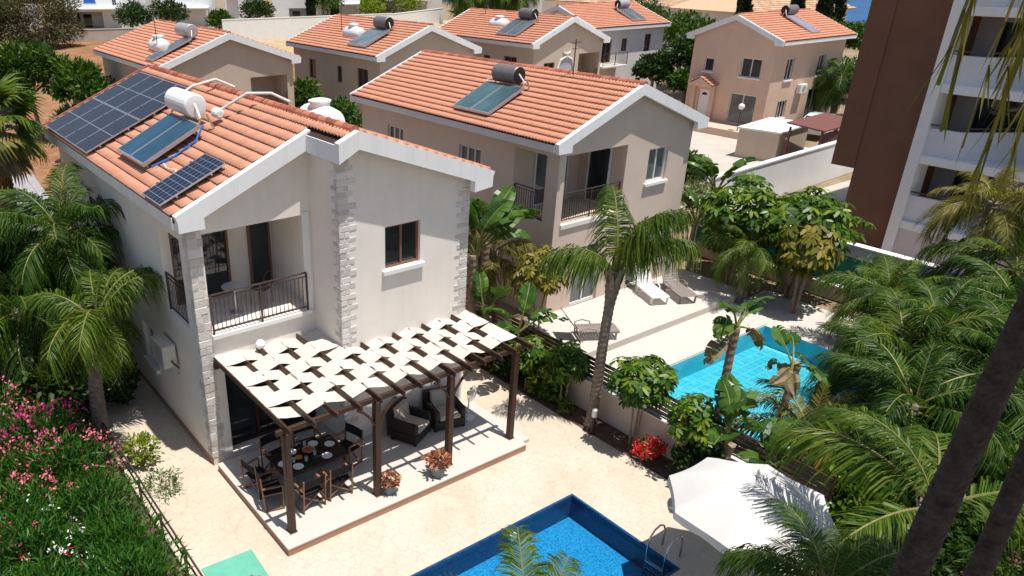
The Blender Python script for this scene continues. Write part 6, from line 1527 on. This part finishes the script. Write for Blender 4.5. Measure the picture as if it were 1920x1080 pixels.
bush('variegated_shrub','pale variegated shrub by the white wall end','shrub',(22.3,6.6),0.9,0.9,1.0,2.3,1500,0.22,leafmat('variegated_leaf',(0.10,0.15,0.06),(0.30,0.36,0.20),(0.55,0.55,0.38)),69,'lance',0.2)
tree('leafy_tree','green tree at the right corner of the pink beige villa',(22.6,10.0),4.2,1.5,1.6,M_tree,70,2600,0.26)
tree('leafy_tree','dense shrub tree beside the dark car',(25.5,9.8),3.4,1.4,1.3,M_tree,71,2200,0.26)
rosettes('umbrella_shrub','umbrella leaved shrub against the green screen',(21.9,4.6),0.9,0.9,0.9,1.7,120,0.32,M_sche,72)
for k,(x,y,h,L,mt,n_,lb) in enumerate(((14.9,-4.7,2.5,2.3,M_palm,20,'olive feather palm leaning over the turquoise pool corner'),(17.0,-4.6,2.6,2.4,M_palmd,20,'deep green feather palm right of the turquoise pool'),
    (19.7,-2.3,2.0,2.1,M_palm,18,'feather palm beyond the far right pool corner'),(12.6,-6.0,2.4,2.4,M_palmd,20,'deep green feather palm behind the parasol'),
    (18.9,-5.6,3.0,2.4,M_palmd,18,'feather palm right of the leaning trunks in the green mass'),(15.0,-6.9,2.9,2.4,M_palmd,18,'dark feather palm low in the green mass'),
    (21.6,-4.6,3.2,2.3,M_palm,18,'feather palm against the white boundary wall'),(11.4,-4.6,1.3,2.0,M_palmy,12,'low olive feather palm beside the fence end'),(16.6,-8.6,3.4,2.4,M_palm,16,'feather palm in the right hand shade'))):
    palm(lb,(x,y),h,0.16,0.13,n_,L,mt,80+k,el=(1.25,-0.45),boots=3,group='feather palms in the right garden')
palm('feather palm with grey fronds in front of the white balconies',(22.7,-3.2),4.6,0.18,0.15,20,1.9,M_palmy,95,el=(1.2,-0.4),boots=4,group='feather palms in the right garden')
bush('hedge_shrub','thin pale shrub along the white boundary wall','shrub',(22.4,-1.2),0.5,1.2,0.8,1.5,1200,0.16,M_lime,96,'lance',0.4)
for k in range(6):
    bush('dark_shrub',('leafy shrub in the right garden, %s from the parasol' % ordn[k]),'shrub',(11.2+k*1.9,-8.6+0.9*(k%2)),1.2,1.1,0.8,0.9,1900,0.26,M_tree if k%2 else M_palmd,140+k,'lance',0.4,'leafy shrubs in the right garden')
palm('spreading feather palm beside the parasol throwing fronds over it',(7.1,-8.4),3.6,0.17,0.14,0,2.4,M_palm,97,boots=6,spear=False,fixed=[(1.80,0.70,2.5,'plume'),(2.80,0.16,2.4,'arch'),(1.3,0.75,2.5,'plume'),(0.4,0.6,2.3,'plume'),(-0.7,0.5,2.2,'plume'),(1.7,1.15,1.9,'arch')],group='feather palms in the right garden')
palm('short feather palm in front of the parasol at the lower right',(3.85,-8.45),3.85,0.13,0.11,13,1.35,M_palmd,98,el=(1.25,0.0),kinds=('arch','plume'),boots=4,group='feather palms in the right garden')
palm('feather palm with fronds reaching into the bottom of the picture',(-1.0,-7.7),5.1,0.15,0.12,18,1.25,M_palm,99,el=(1.3,0.1),kinds=('arch','plume'),group='feather palms in the right garden')

for k,(x,y,rx,rz_,zc,mt,lb) in enumerate(((10.4,-6.3,0.9,0.7,0.8,M_sche,'glossy shrub just behind the parasol top edge'),(11.4,-7.3,1.0,0.8,0.9,M_treed,'dark shrub behind the right end of the parasol'),(9.4,-7.6,0.8,0.6,0.6,M_treed,'low dark shrub right of the parasol'),(13.3,-7.9,1.2,1.0,1.2,M_tree,'bright shrub under the right garden palms'),(20.2,-7.0,1.3,1.3,1.9,M_tree,'tall leafy shrub right of the garden palms'),(17.6,-6.6,1.1,1.0,1.6,M_sche,'glossy shrub among the right garden palms'),(8.6,-10.2,1.0,0.8,0.8,M_lime,'yellow green shrub between the two leaning trunks'),(11.2,-10.4,1.2,0.9,1.0,M_lime,'yellow green shrub right of the second leaning trunk'))):
    bush('garden_shrub',lb,'shrub',(x,y),rx,rx,rz_,zc,1900,0.2,mt,260+k,'oval',0.4,'shrubs in the right garden')

# ---------------------------------------------------------------- the two tall near palms
def near_palm(label, base, h, r0, r1, seed, nf, L, ends, lean=(0.0,0.0)):
    root = thing('fan_palm', label, 'palm tree', (*base,0), 0, 'tall near palms'); r = random.Random(seed)
    tm_ = trunk_mesh(h,r0,r1,lean,0.0,0.075,30,0.02); nr_ = np.random.default_rng(seed); ctr = lambda z: r0+(r1-r0)*z/h
    cx_ = lambda z: lean[0]*(z/h)**2; cy_ = lambda z: lean[1]*(z/h)**2
    tm_.v = [(cx_(z)+(x-cx_(z))*f_,cy_(z)+(y-cy_(z))*f_,z+dz) for (x,y,z),f_,dz in zip(tm_.v, 1+nr_.normal(size=len(tm_.v))*0.022, nr_.normal(size=len(tm_.v))*0.010)]
    link('trunk', tm_.mesh('trunk'), M_bark_shaded, root)
    for k in range(nf):
        t = (k+0.5)/nf; az = -2.9+3.0*((k*0.618)%1.0); e = 1.1-1.1*t
        add_frond(root,(lean[0],lean[1],h-0.2*t),az,e,L*r.uniform(0.85,1.1),('arch','plume')[k%2],M_palmy,r.uniform(-0.3,0.3))
    for (x,y,z) in ends:      # old leaf stalks and strips hanging from the crown
        e = Vector((x-base[0],y-base[1],z)); q = MB(); n = 12; pts = []
        for i in range(n+1):
            t = i/n; out = min(1.0,(t*1.9)**0.8); sw = 0.05*math.sin(t*4+x*9)
            pts.append(Vector((lean[0]*(1-out)+e.x*out+sw, lean[1]*(1-out)+e.y*out-sw, h-0.1+0.25*math.sin(min(1,t*2)*math.pi)*0.5+(z-h)*max(0,(t-0.18)/0.82)**1.15)))
        w = r.uniform(0.020,0.036)
        for i in range(n):
            s0 = Vector((math.cos(i*0.5+x*7),math.sin(i*0.5+x*7),0.2))*w*(1-0.6*i/n); s1 = Vector((math.cos((i+1)*0.5+x*7),math.sin((i+1)*0.5+x*7),0.2))*w*(1-0.6*(i+1)/n)
            q.quad(pts[i]-s0,pts[i]+s0,pts[i+1]+s1,pts[i+1]-s1)
        for k in range(16):
            i = r.randint(5,n-1); p = pts[i]; d = Vector((r.uniform(-0.3,0.3),r.uniform(-0.3,0.3),-1)); LL = r.uniform(0.25,0.6); s0 = Vector((r.uniform(-1,1),r.uniform(-1,1),0)).normalized()*0.009
            q.add([p-s0,p+s0,p+d*LL*0.6+s0,p+d*LL*0.6-s0,p+d*LL+Vector((0,0,0.02))],[(0,1,2,3),(3,2,4)])
        link('hanging_frond', q.mesh('hanging_frond'), M_palmy, root)
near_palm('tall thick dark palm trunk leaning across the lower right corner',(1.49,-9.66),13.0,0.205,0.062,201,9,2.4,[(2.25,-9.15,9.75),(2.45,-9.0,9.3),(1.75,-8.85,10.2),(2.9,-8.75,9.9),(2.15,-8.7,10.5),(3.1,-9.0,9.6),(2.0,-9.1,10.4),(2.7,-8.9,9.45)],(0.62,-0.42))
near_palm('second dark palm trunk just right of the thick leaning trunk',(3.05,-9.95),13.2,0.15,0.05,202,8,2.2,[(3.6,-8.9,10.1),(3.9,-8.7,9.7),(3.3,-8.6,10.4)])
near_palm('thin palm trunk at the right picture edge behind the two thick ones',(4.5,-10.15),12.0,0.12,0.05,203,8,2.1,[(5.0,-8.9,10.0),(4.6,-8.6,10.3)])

# ---------------------------------------------------------------- trees further back
tree('leafy_tree','bright green tree at the right corner of the tan villa',(18.3,32.0),4.9,1.4,1.9,M_tree,111,2600,0.28)
tree('leafy_tree','round topped tree behind the white roof tank',(16.3,24.5),4.8,1.4,1.7,M_tree,112,2800,0.28)
tree('leafy_tree','low trees behind the tan villa on the dry verge',(21.5,47),2.6,2.8,1.5,M_tree,113,2600,0.34)
for k,(x,y,h,rx,lb,mt) in enumerate(((52,32.2-3.5,5.6,2.2,'dark leafy tree right of the off white villa balcony',M_treed),(57,31.5,6.4,2.6,'tall leafy tree right of the off white villa',M_tree),(60,35.5,6.8,3.0,'leafy tree behind the roadside pink villa gable',M_tree),(50.3,27.6,3.2,1.5,'low bright tree left of the roadside villa wall',M_tree),(64,44,7.0,3.6,'wide green tree crown on the skyline by the sand roofs',M_tree),(70,48,7.0,3.6,'second wide green crown on the skyline by the sand roofs',M_treed),(50,33.0-2.4,4.2,1.8,'shrub tree under the off white villa corner',M_treed))):
    tree('leafy_tree',lb,(x,y),h,rx,h*0.36,mt,120+k,3600,0.36)
palm('feather palm with drooping crown beside the pink roadside villa',(53.5,17.3),3.7,0.24,0.2,26,2.6,M_palmd,131,el=(1.2,-0.7),boots=3,group='feather palms far away')
tree('leafy_tree','leafy tree right of the drooping roadside palm',(58,18.5),4.4,2.2,1.6,M_tree,132,3000,0.3)
for k in range(4): bush('clipped_hedge',('clipped green hedge piece beyond the roadside villa, %s from the left' % ordn[k]),'hedge',(78-0.2*k,34.2-2.2*k),1.7,1.7,1.1,4.3,2600,0.34,M_tree,150+k,'leaf',0.2,'clipped hedge pieces near the sea')
for k,(x,y,h,lb) in enumerate(((81,43.3,8.6,'dark cypress left of the sea in front of the sand roof'),(86.5,40.2,7.8,'slim cypress against the middle sand roof'),(88.0,38.0,7.6,'small cypress top above the roadside villa roof'),(92.0,38.6,9.2,'thick cypress near the sea beside the sand roof'),(84.6,131,8.5,'left cypress of the pair before the pale houses'),(89.0,129.0,8.5,'right cypress of the pair before the pale houses'))): cypress(lb,(x,y),h,1.05 if k < 4 else 1.5,160+k)
for k,(x,y,h,lb) in enumerate(((92.5,106,9.5,'tall bushy palm left of the ochre villa roof'),(97.0,104,10.5,'tall bushy palm in the middle of the skyline clump'),(100.5,101.5,9.5,'tall bushy palm right of the skyline clump'))): palm(lb,(x,y),h*0.55,0.3,0.25,26,4.2,M_palm if k != 1 else M_palmd,170+k,el=(1.4,-0.5),group='feather palms far away',wide=1.4)
for k,(x,y,h,rx,lb,mt) in enumerate(((36,121,4.6,3.6,'round dark bush right of the white shuttered house',M_treed),(41.5,120,5.0,3.6,'tall dark bush behind the tan villa ridge',M_treed),(55.5,116,5.0,3.2,'dark bush in front of the white columns',M_treed),(49.5,118,3.2,2.6,'low green bush by the white canopy',M_tree),(72,122,6.5,4.2,'bright green tree above the clipped hedge',M_tree),(79,117,4.4,2.8,'yellow green young tree by the white wall post',M_lime),(84,121,3.4,5.0,'brown green hedge before the long white house',M_olive),(92,124,4.6,3.4,'lime green small tree by the parked cars',M_lime),(78,131,8,4.0,'dark tree behind the long white house',M_treed))):
    tree('leafy_tree',lb,(x,y),h,rx,h*0.4,mt,180+k,2600,0.5,group='trees on the skyline')
for k,(x,y,lb) in enumerate(((69,121.5,'slim dark cypress beside the blue framed window'),(75.5,124,'slim dark cypress behind the bright green tree'))): cypress(lb,(x,y),8.0,0.9,190+k)
